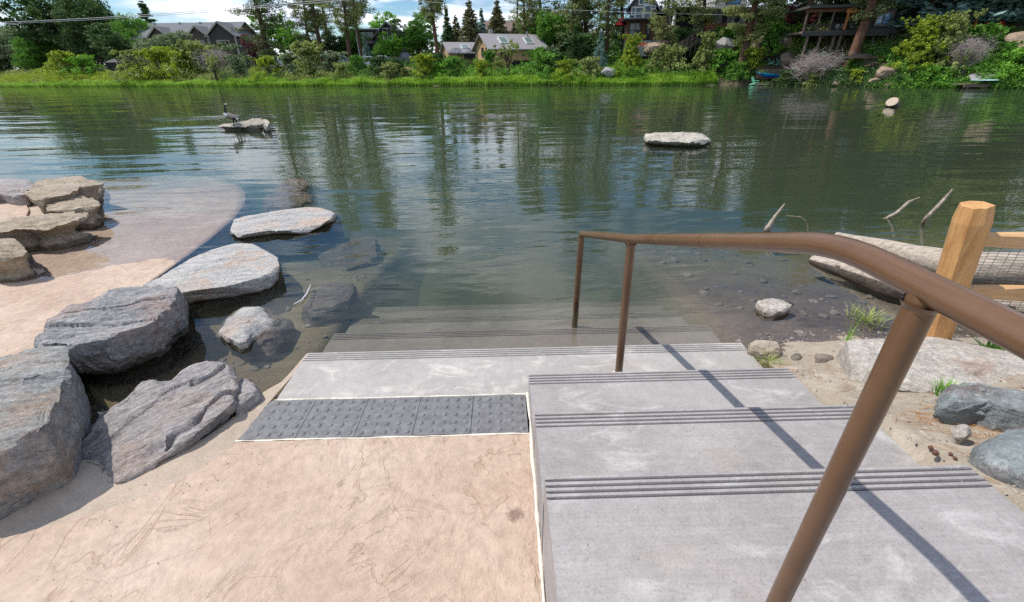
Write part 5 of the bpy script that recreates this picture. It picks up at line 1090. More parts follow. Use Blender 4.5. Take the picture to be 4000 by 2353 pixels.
def local_box(par, name, mat, c, d, rz=0.): m = MB(); m.box(c, d, rz); return m.build(name, MT[mat], par, local=True)
# tan cabins
def skylight(par, c, s_, pitch, w_=1.0, h=1.3):
    R = Matrix.Rotation(pitch, 3, 'X'); f = MB(); c = Vector(c)
    f.box(c, (w_, h, .16), R=R); o = f.build('skylight', MT['white'], par, local=True); g = MB(); g.box(c+R @ Vector((0, 0, .085)), (w_-.16, h-.16, .02), R=R); g.build('pane', MT['skylight'], o, local=True)
x, y = spot(1992, 13, 240); zb = at(1992, 238, y=y)[2]
px = 1/(at(2000, 200, y=y)[0]-at(1999, 200, y=y)[0])            # photo pixels per metre at the cabins
cb = thing('tan_cabin', 'tan sided cabin with grey ribbed roof and two skylights across the river', 'cabin', (x, y, zb), None, math.radians(24))
Lc = 232/px; Wc = 5.6; hc = at(2000, 192, y=y)[2]-zb; hrc = at(1990, 143, y=y+2.5)[2]-zb-hc
body(cb, Lc, Wc, hc, hrc, MT['tan_siding']); gable_roof(cb, Lc, Wc, hc, hrc, MT['metal_roof'], .45)
pit = math.atan2(hrc, Wc/2)
for q in (-.20, .26): skylight(cb, (Lc*q, -Wc*.27, hc+hrc*.46+.22), 1, pit, 1.25, 1.5)
m = MB()
for i in range(7): m.box((0, -Wc/2-.012, .2+i*hc/7.2), (Lc-.1, .02, .035))
o = m.build('siding_lap', MT['tan_siding'], cb, local=True); tag(o, kind='stuff')
for xx, w_, h in ((-.27, .55, 1.0), (.24, .55, 1.0)): win(cb, (Lc*xx, -Wc/2, hc*.55), w_*1.3, h*.9, frame='brown_trim' if 'brown_trim' in MT else 'brown_wall')
local_box(cb, 'wall_vent', 'black', (Lc*.09, -Wc/2-.06, hc*.5), (.35, .12, .3)); win(cb, (-Lc/2, -.2, hc*.72), .6, 1.1, frame='brown_wall', ax='x-')
for q in (-.28, .0, .28):
    m = MB(); m.beam((-Lc/2-.42, Wc*q*1.4, hc+hrc*(1-abs(q)*2.8)*.9-.35), (-Lc/2, Wc*q*1.4, hc+hrc*(1-abs(q)*2.8)*.9-.9), .1, .1); m.beam((-Lc/2-.42, Wc*q*1.4, hc+hrc*(1-abs(q)*2.8)*.9-.35), (-Lc/2, Wc*q*1.4, hc+hrc*(1-abs(q)*2.8)*.9-.35), .1, .1); m.build('bracket', MT['brown_wall'], cb, local=True)
m = MB(); m.tube([(Lc*.30, -.4, hc+hrc*.8), (Lc*.30, -.4, hc+hrc+.5)], .14, 10); m.build('flue', MT['steel'], cb, local=True)
m = MB(); m.box((-Lc*.32, .4, hc+hrc), (.45, .45, 1.5)); m.build('chimney', MT['steel'], cb, local=True)
local_box(cb, 'crawl_space', 'black', (Lc*.1, -Wc/2+.2, -.5), (Lc*.45, .5, 1.0))
x, y = spot(1795, 18, 240); zb = at(1795, 236, y=y)[2]; px = 1/(at(2000, 200, y=y)[0]-at(1999, 200, y=y)[0])
c2 = thing('tan_cabin', 'smaller tan cabin with one skylight left of the main cabin', 'cabin', (x, y, zb), None, math.radians(20)); L2 = 108/px; W2 = 5.2; h2 = at(1790, 208, y=y)[2]-zb; r2_ = at(1790, 172, y=y+2)[2]-zb-h2
body(c2, L2, W2, h2, r2_, MT['tan_siding']); gable_roof(c2, L2, W2, h2, r2_, MT['metal_roof'], .4); skylight(c2, (L2*.15, -W2*.27, h2+r2_*.46+.2), 1, math.atan2(r2_, W2/2), 1.3, 1.1)
local_box(c2, 'garage_opening', 'black', (L2*.22, -W2/2-.02, h2*.4), (L2*.4, .06, h2*.75)); local_box(c2, 'door', 'brown_wall', (-L2/2-.03, .6, h2*.45), (.06, 1.0, h2*.85))
# apartment building
x, y = spot(790, 34, 230); zb = gnd(x, y)-.5; zt = at(800, 148, y=y)[2]-zb; zr = at(800, 100, y=y+5)[2]-zb; px = 1/(at(801, 200, y=y)[0]-at(800, 200, y=y)[0])
ap = thing('apartment_building', 'long brown apartment building with grey slate roof and gables on the left', 'building', (x, y, zb), None, math.radians(-3)); La = 400/px; Wa = 11
body(ap, La, Wa, zt, zr-zt, MT['brown_wall']); gable_roof(ap, La, Wa, zt, zr-zt, MT['slate_roof'], .7, .2)
for gx_, gw_, mt in ((-.17, 4.6, 'brown_wall'), (.20, 4.6, 'brown_wall'), (.42, 6.5, 'dark_wall')):
    m = MB(); gh = gw_*.38; X0 = La*gx_; yf = -Wa/2-1.2
    m.add([(X0-gw_/2, yf, -1), (X0+gw_/2, yf, -1), (X0+gw_/2, yf, zt-.1), (X0, yf, zt+gh-.1), (X0-gw_/2, yf, zt-.1)]+[(X0-gw_/2, 0, -1), (X0+gw_/2, 0, -1), (X0+gw_/2, 0, zt-.1), (X0, 0, zt+gh-.1), (X0-gw_/2, 0, zt-.1)], [(0, 1, 2, 3, 4)]+[(i, (i+1) % 5, (i+1) % 5+5, i+5) for i in range(5)]); m.build('gable_bay', MT[mt], ap, local=True)
    m = MB()
    for sg in (-1, 1):
        P = [(X0+sg*(gw_/2+.5), yf-.4, zt-.4), (X0+sg*(gw_/2+.5), 1, zt-.4), (X0, 1, zt+gh+.1), (X0, yf-.4, zt+gh+.1)]; m.add([Vector(p) for p in P]+[Vector(p)+Vector((0, 0, .2)) for p in P], [(0, 1, 2, 3), (4, 5, 6, 7), (0, 1, 5, 4), (1, 2, 6, 5), (2, 3, 7, 6), (3, 0, 4, 7)])
    m.build('gable_roof', MT['slate_roof'], ap, local=True)
    m = MB()
    for sg in (-1, 1): m.beam((X0+sg*(gw_/2+.45), yf-.45, zt-.35), (X0, yf-.45, zt+gh+.12), .08, .3); m.box((X0+sg*gw_/2*.97, yf-.08, zt*.45), (.35, .14, zt*.98))
    m.build('gable_trim', MT['cream'], ap, local=True)
    win(ap, (X0, yf, zt*.70), gw_*.42, 1.9, frame='cream', mull=(3, 1), t=.16)
    win(ap, (X0, yf, zt*.25), gw_*.42, 1.7, frame='cream', mull=(3, 1), t=.16)
for q in (-.42, -.32, -.02, .06): win(ap, (La*q, -Wa/2, zt*.70), 1.3, 1.7, frame='cream', mull=(2, 1), t=.14)
for q in (-.35, -.1, .1, .3): m = MB(); m.box((La*q, -.6, zr-.2), (.4, .4, .9)); m.build('roof_vent', MT['steel'], ap, local=True)
# dark gabled house
x, y = spot(1545, 34, 230); zb = gnd(x, y)-.5; k = at(1545, 150, y=y)[2]-zb; kr = at(1550, 100, y=y)[2]-zb; px = 1/(at(1546, 200, y=y)[0]-at(1545, 200, y=y)[0])
dh = thing('gabled_house', 'dark shingled house with a steep front gable and long dormer', 'house', (x, y, zb)); body(dh, 9, 78/px*1.25, k, kr-k, MT['dark_wall'], 'y'); gable_roof(dh, 9, 78/px*1.25, k, kr-k, MT['slate_roof'], .6, .3, 'y'); win(dh, (0, -4.5, k+.4), 1.6, 2.0, mull=(2, 1), frame='white', t=.12)
local_box(dh, 'wing_wall', 'dark_wall', (-5.6, 0, k/2), (5.5, 7, k)); local_box(dh, 'dormer', 'brown_wall', (-4.6, -2.5, k+.3), (4.2, 2.5, 1.6)); local_box(dh, 'dormer_roof', 'slate_roof', (-4.6, -2.6, k+1.25), (5.0, 3.6, .22)); win(dh, (-4.6, -3.75, k+.35), 2.8, .9, mull=(4, 1), frame='white', t=.1)
m = MB(); m.add([(-8.8, -4.4, k-1.1), (-2, -4.4, k-1.1), (-2, 0, k+1.6), (-8.8, 0, k+1.6)]+[(-8.8, -4.4, k-.9), (-2, -4.4, k-.9), (-2, 0, k+1.8), (-8.8, 0, k+1.8)], [(0, 1, 2, 3), (4, 5, 6, 7), (0, 1, 5, 4), (1, 2, 6, 5), (2, 3, 7, 6), (3, 0, 4, 7)]); m.build('wing_roof', MT['slate_roof'], dh, local=True)
x, y = spot(2000, 40, 200); zb = gnd(x, y)-.3; k = at(2000, 128, y=y)[2]-zb; kr = at(2000, 86, y=y)[2]-zb
bh = thing('brown_roof_house', 'low house with brown roof behind the main tan cabin', 'house', (x, y, zb)); body(bh, 11, 8, k, kr-k, MT['grey_wall']); gable_roof(bh, 11, 8, k, kr-k, MT['brown_roof'], .6, .25)

# parked cars
def car(label, paint, u, v, d, rz, kind='wagon'):
    x, y = spot(u, d, v); z = at(u, v, y=y)[2]-1.5; z = max(z, gnd(x, y)); o = thing('parked_car', label, 'car', (x, y, z), 'cars parked along the far bank', rz)
    h = {'wagon': 1.75, 'sedan': 1.45, 'pickup': 1.9}[kind]
    prof = {'wagon': [(-2.3, .35), (-2.3, .95), (-2.15, 1.1), (-2.05, h-.1), (-1.85, h), (.2, h), (.95, 1.1), (2.1, .95), (2.3, .75), (2.3, .35)],
            'sedan': [(-2.3, .35), (-2.3, .9), (-1.6, .98), (-.95, h), (.25, h), (1.05, .98), (2.1, .85), (2.3, .65), (2.3, .35)],
            'pickup': [(-2.8, .5), (-2.8, 1.2), (-.9, 1.2), (-.75, h), (.6, h), (1.15, 1.25), (2.4, 1.1), (2.6, .9), (2.6, .5)]}[kind]
    n = len(prof); m = MB(); V = []
    for yy in (-.9, -.72, .72, .9):
        for (a, b) in prof: V.append((a*(1 if abs(yy) < .8 else .985), yy*(1-max(0, b-1.05)*.22), b if abs(yy) < .8 else b-.04))
    F = [(r*n+i, r*n+(i+1) % n, (r+1)*n+(i+1) % n, (r+1)*n+i) for r in range(3) for i in range(n)]+[tuple(range(n)), tuple(range(3*n, 4*n))]
    m.add(V, F); m.build('body', MT[paint], o, local=True)
    xa, xb = {'wagon': (-1.95, .55), 'sedan': (-1.2, .6), 'pickup': (-.65, .8)}[kind]
    for sg in (-1, 1):
        m = MB(); m.add([(xa-.1, sg*.905*.99, 1.08), (xb+.15, sg*.905*.99, 1.08), (xb-.35, sg*.80, h-.1), (xa+.15, sg*.80, h-.1)], [(0, 1, 2, 3)]); q = m.build('side_window', MT['glass'], o, local=True); sd = q.modifiers.new('thick', 'SOLIDIFY'); sd.thickness = .03; sd.offset = 0
        for wx in (-1.45, 1.4):
            m = MB(); m.tube([(wx, sg*.72, .34), (wx, sg*.93, .34)], .34, 18); w0 = m.build('wheel', MT['tyre'], o, local=True); m = MB(); m.tube([(wx, sg*.925, .34), (wx, sg*.945, .34)], .2, 14); m.build('rim', MT['chrome'], w0, local=True)
        m = MB(); m.box((prof[-2][0]+.005, sg*.62, .72 if kind != 'pickup' else .9), (.06, .32, .16)); m.build('headlight', MT['white'], o, local=True)
    m = MB(); a = xb-.05; m.add([(a-.3, -.62, h-.08), (a-.3, .62, h-.08), (a+.5, .74, 1.14), (a+.5, -.74, 1.14)], [(0, 1, 2, 3)]); q = m.build('windscreen', MT['glass'], o, local=True); sd = q.modifiers.new('thick', 'SOLIDIFY'); sd.thickness = .06; sd.offset = 0
    return o
for a in (('white wagon behind the bush left of the apartment shrub', 'car_white', 812, 250, 16, .1, 'wagon'), ('dark blue wagon below the apartment windows', 'car_blue', 922, 248, 15, 2.6, 'wagon'), ('black sedan right of the dark blue wagon', 'car_black', 962, 250, 15.5, 2.6, 'sedan'),
          ('white pickup behind the big leaning pine', 'car_white', 1078, 241, 14, .1, 'pickup'), ('black sedan left of the tall pale olive bush', 'car_black', 1175, 240, 15.5, .1, 'sedan'), ('silver wagon between the pine trunks', 'car_silver', 1345, 232, 17, .1, 'wagon'),
          ('white wagon seen side on, right of the light pole', 'car_white', 1448, 230, 15, .25, 'wagon'), ('white sedan just right of the white wagon', 'car_white', 1500, 228, 18, .3, 'sedan'), ('black pickup below the gabled house', 'car_black', 1585, 226, 17, .1, 'pickup')): car(*a)
mb = MB(); P = [spot(q, 12.5, 250) for q in range(700, 1700, 50)]+[spot(q, 22, 250) for q in range(1650, 650, -50)]
V = [(a, b, gnd(a, b)+.35) for a, b in P]; n = len(V); mb.add(V+[(a, b, c-1) for a, b, c in V], [tuple(range(n))[::-1]]+[(i, (i+1) % n, n+(i+1) % n, n+i) for i in range(n)]); tag(mb.build('parking_road', MT['asphalt']), kind='structure')
x, y = spot(1590, 9.5, 255); c_ = thing('grass_mound', 'dry yellow grass slope below the black pickup', 'grass slope', (x, y, 0)); mb = MB()
V = [(0, 0, gnd(x, y)+.9)]+[(math.cos(a)*5.5, math.sin(a)*2.6, gnd(x, y)-.4) for a in (6.28*i/20 for i in range(20))]; mb.add(V, [(0, 1+i, 1+(i+1) % 20) for i in range(20)], 0, True); mb.build('slope', MT['drygrass'], c_, local=True)
# black canopy tent, signs, poles, lines
x, y = spot(460, 12, 260); zg = at(460, 277, y=y)[2]-.8; t_ = thing('canopy_tent', 'black pop up canopy with dark side walls by the left trees', 'tent', (x, y, zg)); m = MB(); m.box((0, 0, 1.5), (2.7, 2.4, 1.7)); m.build('side_wall', MT['fabric'], t_, local=True)
m = MB(); m.add([(-1.5, -1.4, 2.35), (1.5, -1.4, 2.35), (1.5, 1.4, 2.35), (-1.5, 1.4, 2.35), (0, 0, 3.2)], [(0, 1, 4), (1, 2, 4), (2, 3, 4), (3, 0, 4), (3, 2, 1, 0)]); m.build('roof', MT['fabric'], t_, local=True)
for sx in (-1.4, 1.4):
    for sy in (-1.3, 1.3): m = MB(); m.beam((sx, sy, -.6), (sx, sy, 2.35), .06, .06); m.build('leg', MT['black'], t_, local=True)
x, y = spot(385, 13, 258); tr_ = thing('white_trailer', 'low white trailer roof showing left of the black tent', 'trailer', (x, y, at(385, 266, y=y)[2]-1.2)); local_box(tr_, 'body', 'car_white', (0, 0, 1.1), (1.7, 3.5, .9)); 
for sg in (-1, 1): m = MB(); m.tube([(sg*.75, -.4, .35), (sg*.95, -.4, .35)], .35, 14); m.build('wheel', MT['tyre'], tr_, local=True)
x, y = spot(1408, 12, 240); zt = at(1397, 105, y=y)[2]; lp = thing('light_pole', 'thin grey street light pole among the pine trunks', 'street light', (x, y, gnd(x, y))); h = zt-gnd(x, y)
m = MB(); m.tube([(0, 0, -.5), (0, 0, h)], [.11, .07], 10); m.build('pole', MT['steel'], lp, local=True); m = MB(); m.tube([(0, 0, h-.1), (-.5, 0, h+.1), (-1.0, 0, h+.1)], .04, 6); m.build('arm', MT['steel'], lp, local=True); m = MB(); m.box((-1.15, 0, h+.1), (.5, .22, .12)); m.build('lamp_head', MT['steel'], lp, local=True)
x, y = spot(1427, 10, 240); sg_ = thing('park_sign', 'pale grey upright sign panel left of the white wagon', 'sign', (x, y, gnd(x, y))); zt = at(1427, 216, y=y)[2]-gnd(x, y); local_box(sg_, 'panel', 'light_wall', (0, 0, zt-.6), (.35, .12, 1.3)); local_box(sg_, 'post', 'steel', (0, .02, zt/2-.6), (.1, .08, zt))
x, y = spot(2022, 34, 200); up_ = thing('utility_pole', 'tall brown utility pole behind the main tan cabin', 'utility pole', (x, y, gnd(x, y))); m = MB(); m.tube([(0, 0, -1), (0, 0, 19)], [.19, .13], 10); m.build('pole', MT['pole'], up_, local=True); m = MB(); m.box((0, 0, 18), (2.4, .12, .14)); m.build('crossarm', MT['pole'], up_, local=True)
def wire(lb, a, b, Y, r, sag): 
    A = Vector(at(*a, y=Y[0])); B = Vector(at(*b, y=Y[1])); m = MB(); m.tube([A.lerp(B, t/24)+Vector((0, 0, -sag*4*(t/24)*(1-t/24))) for t in range(25)], r, 6); tag(m.build('power_line', MT['cable']), lb, 'power line')
wire('upper pale power line crossing the sky at the left', (-400, 98), (1520, -25), (62, 50), .022, .5); wire('lower pale power line crossing the sky at the left', (-400, 104), (1540, -19), (62, 50), .022, .5); wire('thin power line over the bare pine and junipers', (1380, -14), (2900, 60), (64, 56), .013, .3)

# ---- right hillside
def rz_(u, v, Yd, vv=None):
    x, y = spot(u, Yd, 200 if vv is None else vv); return x, y
# white windowed gable house and pavilion
x, y = spot(2515, 17, 150); zb = gnd(x, y)-1; k = at(2515, 40, y=y)[2]-zb; m_ = at(2516, 100, y=y)[0]-at(2515, 100, y=y)[0]
gh_ = thing('gable_window_house', 'grey shingled house with white framed gable windows up the right hill', 'house', (x, y, zb), None, math.radians(-22)); Wg = 92*m_; body(gh_, 9, Wg, k, Wg*.62, MT['shingle_wall'], 'y'); gable_roof(gh_, 9, Wg, k, Wg*.62, MT['slate_roof'], .45, .25, 'y')
dz = 26*m_
win(gh_, (-.13*Wg, -4.5, k-dz*.9), Wg*.26, dz*1.6, mull=(1, 2), t=.14); win(gh_, (.18*Wg, -4.5, k-dz*.9), Wg*.22, dz*1.9, mull=(1, 2), t=.14); win(gh_, (.0, -4.5, k+dz*.55), Wg*.32, dz*.7, mull=(2, 1), t=.14); win(gh_, (-.36*Wg, -4.5, k-dz*.5), Wg*.10, dz*.9, t=.12); win(gh_, (.38*Wg, -4.5, k-dz*.2), Wg*.12, dz*.35, t=.12)
x, y = spot(2512, 11, 150); zb = at(2510, 158, y=y)[2]; zt = at(2510, 82, y=y)[2]-zb; m_ = at(2516, 100, y=y)[0]-at(2515, 100, y=y)[0]; pv = thing('pavilion', 'brown clad pavilion with flat dark roof and tall dark window', 'building', (x, y, zb), None, math.radians(-8)); Wp = 128*m_
local_box(pv, 'wall', 'red_wood', (0, 1.8, zt/2), (Wp, 3.6, zt)); local_box(pv, 'foundation', 'light_wall', (0, 1.75, -.9), (Wp-.1, 3.4, 1.8)); local_box(pv, 'roof', 'black', (-.1, 1.5, zt+.12), (Wp+1.2, 5.2, .24)); local_box(pv, 'roof_edge', 'steel', (-.1, -1.12, zt+.22), (Wp+1.2, .04, .08))
win(pv, (-Wp*.27, 0, zt*.52), Wp*.30, zt*.78, frame='black', mull=(2, 2), t=.12); win(pv, (Wp*.12, 0, zt*.52), Wp*.08, zt*.9, frame='black', t=.1)
for i in range(9): local_box(pv, 'cladding_board', 'red_wood', (Wp*.33, -.02, zt*(i+.5)/9), (Wp*.28, .05, zt/9-.04))
local_box(pv, 'railing', 'black', (Wp*.36, -.9, .55), (Wp*.5, .05, .05)); local_box(pv, 'railing_bar', 'black', (Wp*.36, -.9, .25), (Wp*.5, .04, .04))
# glass house with terrace
x, y = spot(2690, 12, 130); zb = at(2690, 132, y=y)[2]; zt = at(2690, 45, y=y)[2]-zb; m_ = at(2692, 100, y=y)[0]-at(2691, 100, y=y)[0]; gl_ = thing('glass_house', 'dark modern house with wide window wall and flat roofs above the stairs', 'house', (x, y, zb), None, math.radians(4)); Wh = 160*m_
local_box(gl_, 'wall', 'dark_wall', (0, 4.1, zt/2-1.5), (Wh, 7, zt+3)); local_box(gl_, 'roof', 'black', (0, 2.4, zt+.1), (Wh+1.6, 9, .25)); local_box(gl_, 'roof_edge', 'white', (.3, -2.13, zt+.22), (Wh+1.2, .04, .06))
for i in range(4): win(gl_, (-Wh*.5+Wh*(.18+.21*i), .6, zt*.38), Wh*.17, zt*.66, frame='black', mull=(2, 2), t=.1)
for i in range(3): win(gl_, (-Wh*.5+Wh*(.30+.22*i), .6, zt*.86), Wh*.18, zt*.18, frame='black', t=.08)
local_box(gl_, 'pale_panel', 'light_wall', (-Wh*.53, .2, zt*.45), (Wh*.08, .6, zt*1.0)); local_box(gl_, 'deck_slab', 'dark_wall', (Wh*.05, -1.3, -.15), (Wh*1.05, 3.4, .3))
for i in range(5): m = MB(); m.box((-Wh*.45+Wh*.22*i, -2.7, -1.4), (.18, .18, 2.5)); m.build('deck_post', MT['dark_wall'], gl_, local=True)
m = MB()
for i in range(26): m.box((-Wh*.5+Wh*i/25, -2.95, .45), (.03, .03, .9))
m.box((0, -2.95, .92), (Wh, .05, .05)); tag(m.build('railing', MT['black'], gl_, local=True), kind='stuff')
# terrace table furniture
x2, y2_ = x-Wh*.42*1, y-2.0; um = thing('closed_umbrella', 'closed white patio umbrella on the dark house terrace', 'umbrella', (at(2628, 120, y=y-2)[0], y-2, zb)); m = MB(); m.tube([(0, 0, 0), (0, 0, 2.6)], .03, 6); m.build('pole', MT['steel'], um, local=True); m = MB(); m.tube([(0, 0, .7), (0, 0, 1.2), (0, 0, 2.0), (0, 0, 2.65)], [.26, .22, .15, .03], 9); m.build('canopy', MT['white'], um, local=True)
# grey stucco house with slit windows
x, y = spot(2850, 13, 110); zb = at(2850, 122, y=y)[2]; zt = at(2850, 38, y=y)[2]-zb; m_ = at(2852, 100, y=y)[0]-at(2851, 100, y=y)[0]; gs = thing('stucco_house', 'grey stucco house with slit windows behind the massive pine', 'house', (x, y, zb)); Ws = 220*m_
local_box(gs, 'wall', 'grey_wall', (0, 3, zt/2-1.5), (Ws, 6, zt+3)); local_box(gs, 'upper_wall', 'light_wall', (-Ws*.02, 3.6, zt+1.6), (Ws*.55, 6, 3.2)); local_box(gs, 'roof', 'white', (0, 2.6, zt+.06), (Ws+.5, 7, .12)); win(gs, (Ws*.02, .6, zt+1.7), 1.6, 2.2, frame='black', glass='blueglass')
for q in (-.12, .1, .30): win(gs, (Ws*q, 0, zt*.45), .45, zt*.5, frame='black', t=.05)
local_box(gs, 'seam', 'black', (-Ws*.02, -.02, zt*.5), (.08, .06, zt))
x, y = spot(2850, 10, 120); zt = at(2850, 92, y=y)[2]; zf = at(2850, 117, y=y)[2]; wf = thing('cedar_fence', 'orange brown horizontal board fence in front of the stucco house', 'fence', (x, y, zf)); m_ = at(2852, 100, y=y)[0]-at(2851, 100, y=y)[0]
for i in range(7): local_box(wf, 'board', 'red_wood' if i % 3 else 'orange_wood', (0, 0, (zt-zf)*(i+.5)/7), (190*m_, .05, (zt-zf)/7-.02))
for i in range(5): local_box(wf, 'post', 'red_wood', (190*m_*(i/4-.5), .07, (zt-zf)/2-.6), (.1, .1, zt-zf+1.2))
m = MB(); m.box((0, -.5, -.35), (190*m_*.7, .08, .08)); m.build('white_handrail', MT['white'], wf, local=True)
# hillside stairs
A = Vector(at(2640, 222, y=spot(2640, 3.2, 222)[1])); B = Vector(at(2738, 150, y=spot(2738, 6.5, 150)[1])); C_ = Vector(at(2815, 122, y=spot(2815, 8.5, 122)[1]))
hs = thing('hillside_stairs', 'weathered timber stairs with railings climbing the right bank', 'stairs', tuple(A)); sd = Vector((0, 1.1, 0)); m = MB()
def off(v): return v
NS = 16
for i in range(NS):
    c = A.lerp(B, (i+.5)/NS) if i < NS-1 else B; mm = MB(); mm.box(c+sd*.5, (.34, 1.1, .06)); mm.build('stair_tread', MT['deck_wood'], hs)
for off_ in (Vector((0, 0, 0)), sd):
    mm = MB(); mm.beam(A+off_-Vector((0, 0, .12)), B+off_-Vector((0, 0, .12)), .07, .3); mm.build('stringer', MT['deck_wood'], hs)
    for h in (.5, .95): mm = MB(); mm.beam(A+off_+Vector((0, 0, h)), B+off_+Vector((0, 0, h)), .06, .08); mm.build('handrail', MT['deck_wood'], hs)
    for i in range(6): c = A.lerp(B, i/5)+off_; mm = MB(); mm.beam(c-Vector((0, 0, 1.2)), c+Vector((0, 0, 1.0)), .09, .09); mm.build('rail_post', MT['deck_wood'], hs)
for h in (.0, .5, .95): mm = MB(); mm.beam(B+Vector((0, 0, h)), C_+Vector((0, 0, h)), .06, .08); mm.build('upper_rail', MT['deck_wood'], hs)
# covered timber deck on posts
x, y = spot(3270, 7.0, 120); zd = at(3270, 124, y=y-2)[2]; m_ = at(3272, 110, y=y-2)[0]-at(3271, 110, y=y-2)[0]; dk = thing('timber_deck', 'long raised timber deck on tall posts with a roofed left end', 'deck', (x, y, zd), None, math.radians(-8)); Wd = 335*m_; hs_ = (at(3200, 36, y=y-2)[2]-zd)/2.85
local_box(dk, 'deck_floor', 'deck_wood', (0, 0, 0), (Wd, 4.2, .18)); local_box(dk, 'rim_beam', 'dark_wall', (0, -2.14, -.14), (Wd, .08, .34)); local_box(dk, 'back_wall', 'dark_wall', (0, 2.6, -2.6), (Wd, .3, 5.0)); local_box(dk, 'shade_wall', 'dark_wall', (Wd*.28, 2.6, 1.2*hs_), (Wd*.44, .3, 2.4*hs_))
for i, q in enumerate((-.42, -.28, -.13, -.06, .12, .30, .44, .49)): m = MB(); m.beam((Wd*q, -1.95, -.1), (Wd*q, -1.95, -4.6), .17, .17); m.build('deck_post', MT['deck_wood'], dk, local=True)
for q in (-.48, -.34, -.20, -.04, .05): m = MB(); m.box((Wd*q, -1.9, 1.35*hs_), (.13, .13, 2.6*hs_)); m.build('roof_post', MT['deck_wood'], dk, local=True)
local_box(dk, 'roof_beam', 'red_wood', (-Wd*.22, -1.95, 2.72*hs_), (Wd*.56, .2, .24)); local_box(dk, 'deck_roof', 'dark_wall', (-Wd*.22, -.3, 2.72*hs_+.26), (Wd*.60, 4.8, .2))
m = MB()
for i in range(70): m.box((-Wd*.5+Wd*i/69, -2.05, .5*hs_), (.02, .02, .9*hs_))
m.box((0, -2.05, .98*hs_), (Wd, .05, .04)); tag(m.build('railing', MT['dark_wall'], dk, local=True), kind='stuff')
pg = thing('pergola', 'bright orange timber pergola with corner braces on the deck', 'pergola', tuple(at(3332, 118, y=y-2.4))); 
m_ = at(3332, 110, y=y-.8)[0]-at(3331, 110, y=y-.8)[0]; a_ = 44*m_; ph = at(3332, 48, y=y-.8)[2]-at(3332, 118, y=y-.8)[2]
for sg in (-1, 1):
    local_box(pg, 'post', 'orange_wood', (sg*a_*.8, 0, ph*.47), (.13, .13, ph*.9)); m = MB(); m.beam((sg*a_*.8, 0, ph*.45), (sg*a_*.35, 0, ph*.86), .08, .1); m.build('brace', MT['orange_wood'], pg, local=True)
local_box(pg, 'beam', 'orange_wood', (0, 0, ph), (a_*2, .16, .2)); m = MB(); m.beam((-a_*1.0, .02, ph+.14), (0, .02, ph+.4), .1, .1); m.beam((a_*1.0, .02, ph+.14), (0, .02, ph+.4), .1, .1); m.build('top_chord', MT['orange_wood'], pg, local=True)
x, y = spot(3440, 6.5, 90); hw = thing('blue_window_wall', 'timber framed window with blue sky painted into its glass at the deck right end', 'window wall', tuple(at(3440, 104, y=y))); m_ = at(3442, 90, y=y)[0]-at(3441, 90, y=y)[0]; win(hw, (0, 0, 24*m_), 52*m_, 42*m_, frame='deck_wood', glass='blueglass', mull=(2, 1), t=.14); local_box(hw, 'wall', 'dark_wall', (0, .25, 14*m_), (90*m_, .3, 90*m_))
for i, (u, lb) in enumerate(((3290, 'white cushioned lounger at the left of the pergola'), (3310, 'white cushioned lounger under the pergola'), (3350, 'white cushioned lounger at the pergola right post'), (3398, 'white cushioned lounger near the blue window'))):
    c = at(u, 106, y=spot(3270, 6.2, 120)[1]); lo = thing('lounger', lb, 'lounger', tuple(c-np.array([0, 0, .35])), 'loungers on the deck'); lo.scale = (.8, .8, .7); m = MB(); m.box((0, 0, .38), (1.1, .6, .12)); m.box((-.6, 0, .6), (.12, .6, .5)); m.build('cushion', MT['sheet'], lo, local=True)
    for sx in (-.45, .45): m = MB(); m.box((sx, 0, .16), (.05, .5, .32)); m.build('leg', MT['deck_wood'], lo, local=True)
# hillside rocks
def hill_rock(label, u, v, w_px, h_px, d, seed, mat='cliff', cat='rock', flat=1.0):
    x, y = spot(u, d, v); c = Vector(at(u, v, y=y)); m_ = at(u+1, v, y=y)[0]-at(u, v, y=y)[0]; me = bpy.data.meshes.new('rock'); 
    import bmesh
    bm = bmesh.new(); bmesh.ops.create_icosphere(bm, subdivisions=4, radius=1.0); P = np.array([tuple(q.co) for q in bm.verts]); a = P*(1+.22*fbm(P*1.1+seed, 4, seed)[:, None]); a = a*(1+.10*(np.round(vnoise(P*2.6+seed, seed+1)*2.5)/2.5)[:, None])
    a = a*(1+.07*fbm(P*4+seed, 4, seed+3)[:, None]); a = chisel(a, np.zeros(3), 20, seed, .05, .42, (-.3, 1.3)); a = a*(1+.03*fbm(P*9+seed, 3, seed+4)[:, None]); a = a*np.array([w_px*m_/2, w_px*m_/2.4, h_px*m_/2*flat]); 
    for q, p in zip(bm.verts, a): q.co = p
    bm.to_mesh(me); bm.free(); me.materials.append(MT[mat]); me.polygons.foreach_set('use_smooth', [True]*len(me.polygons)); me.set_sharp_from_angle(angle=.6); o = link_mesh('rock', me); o.location = c; return tag(o, label, cat, 'rocks on the right hillside')
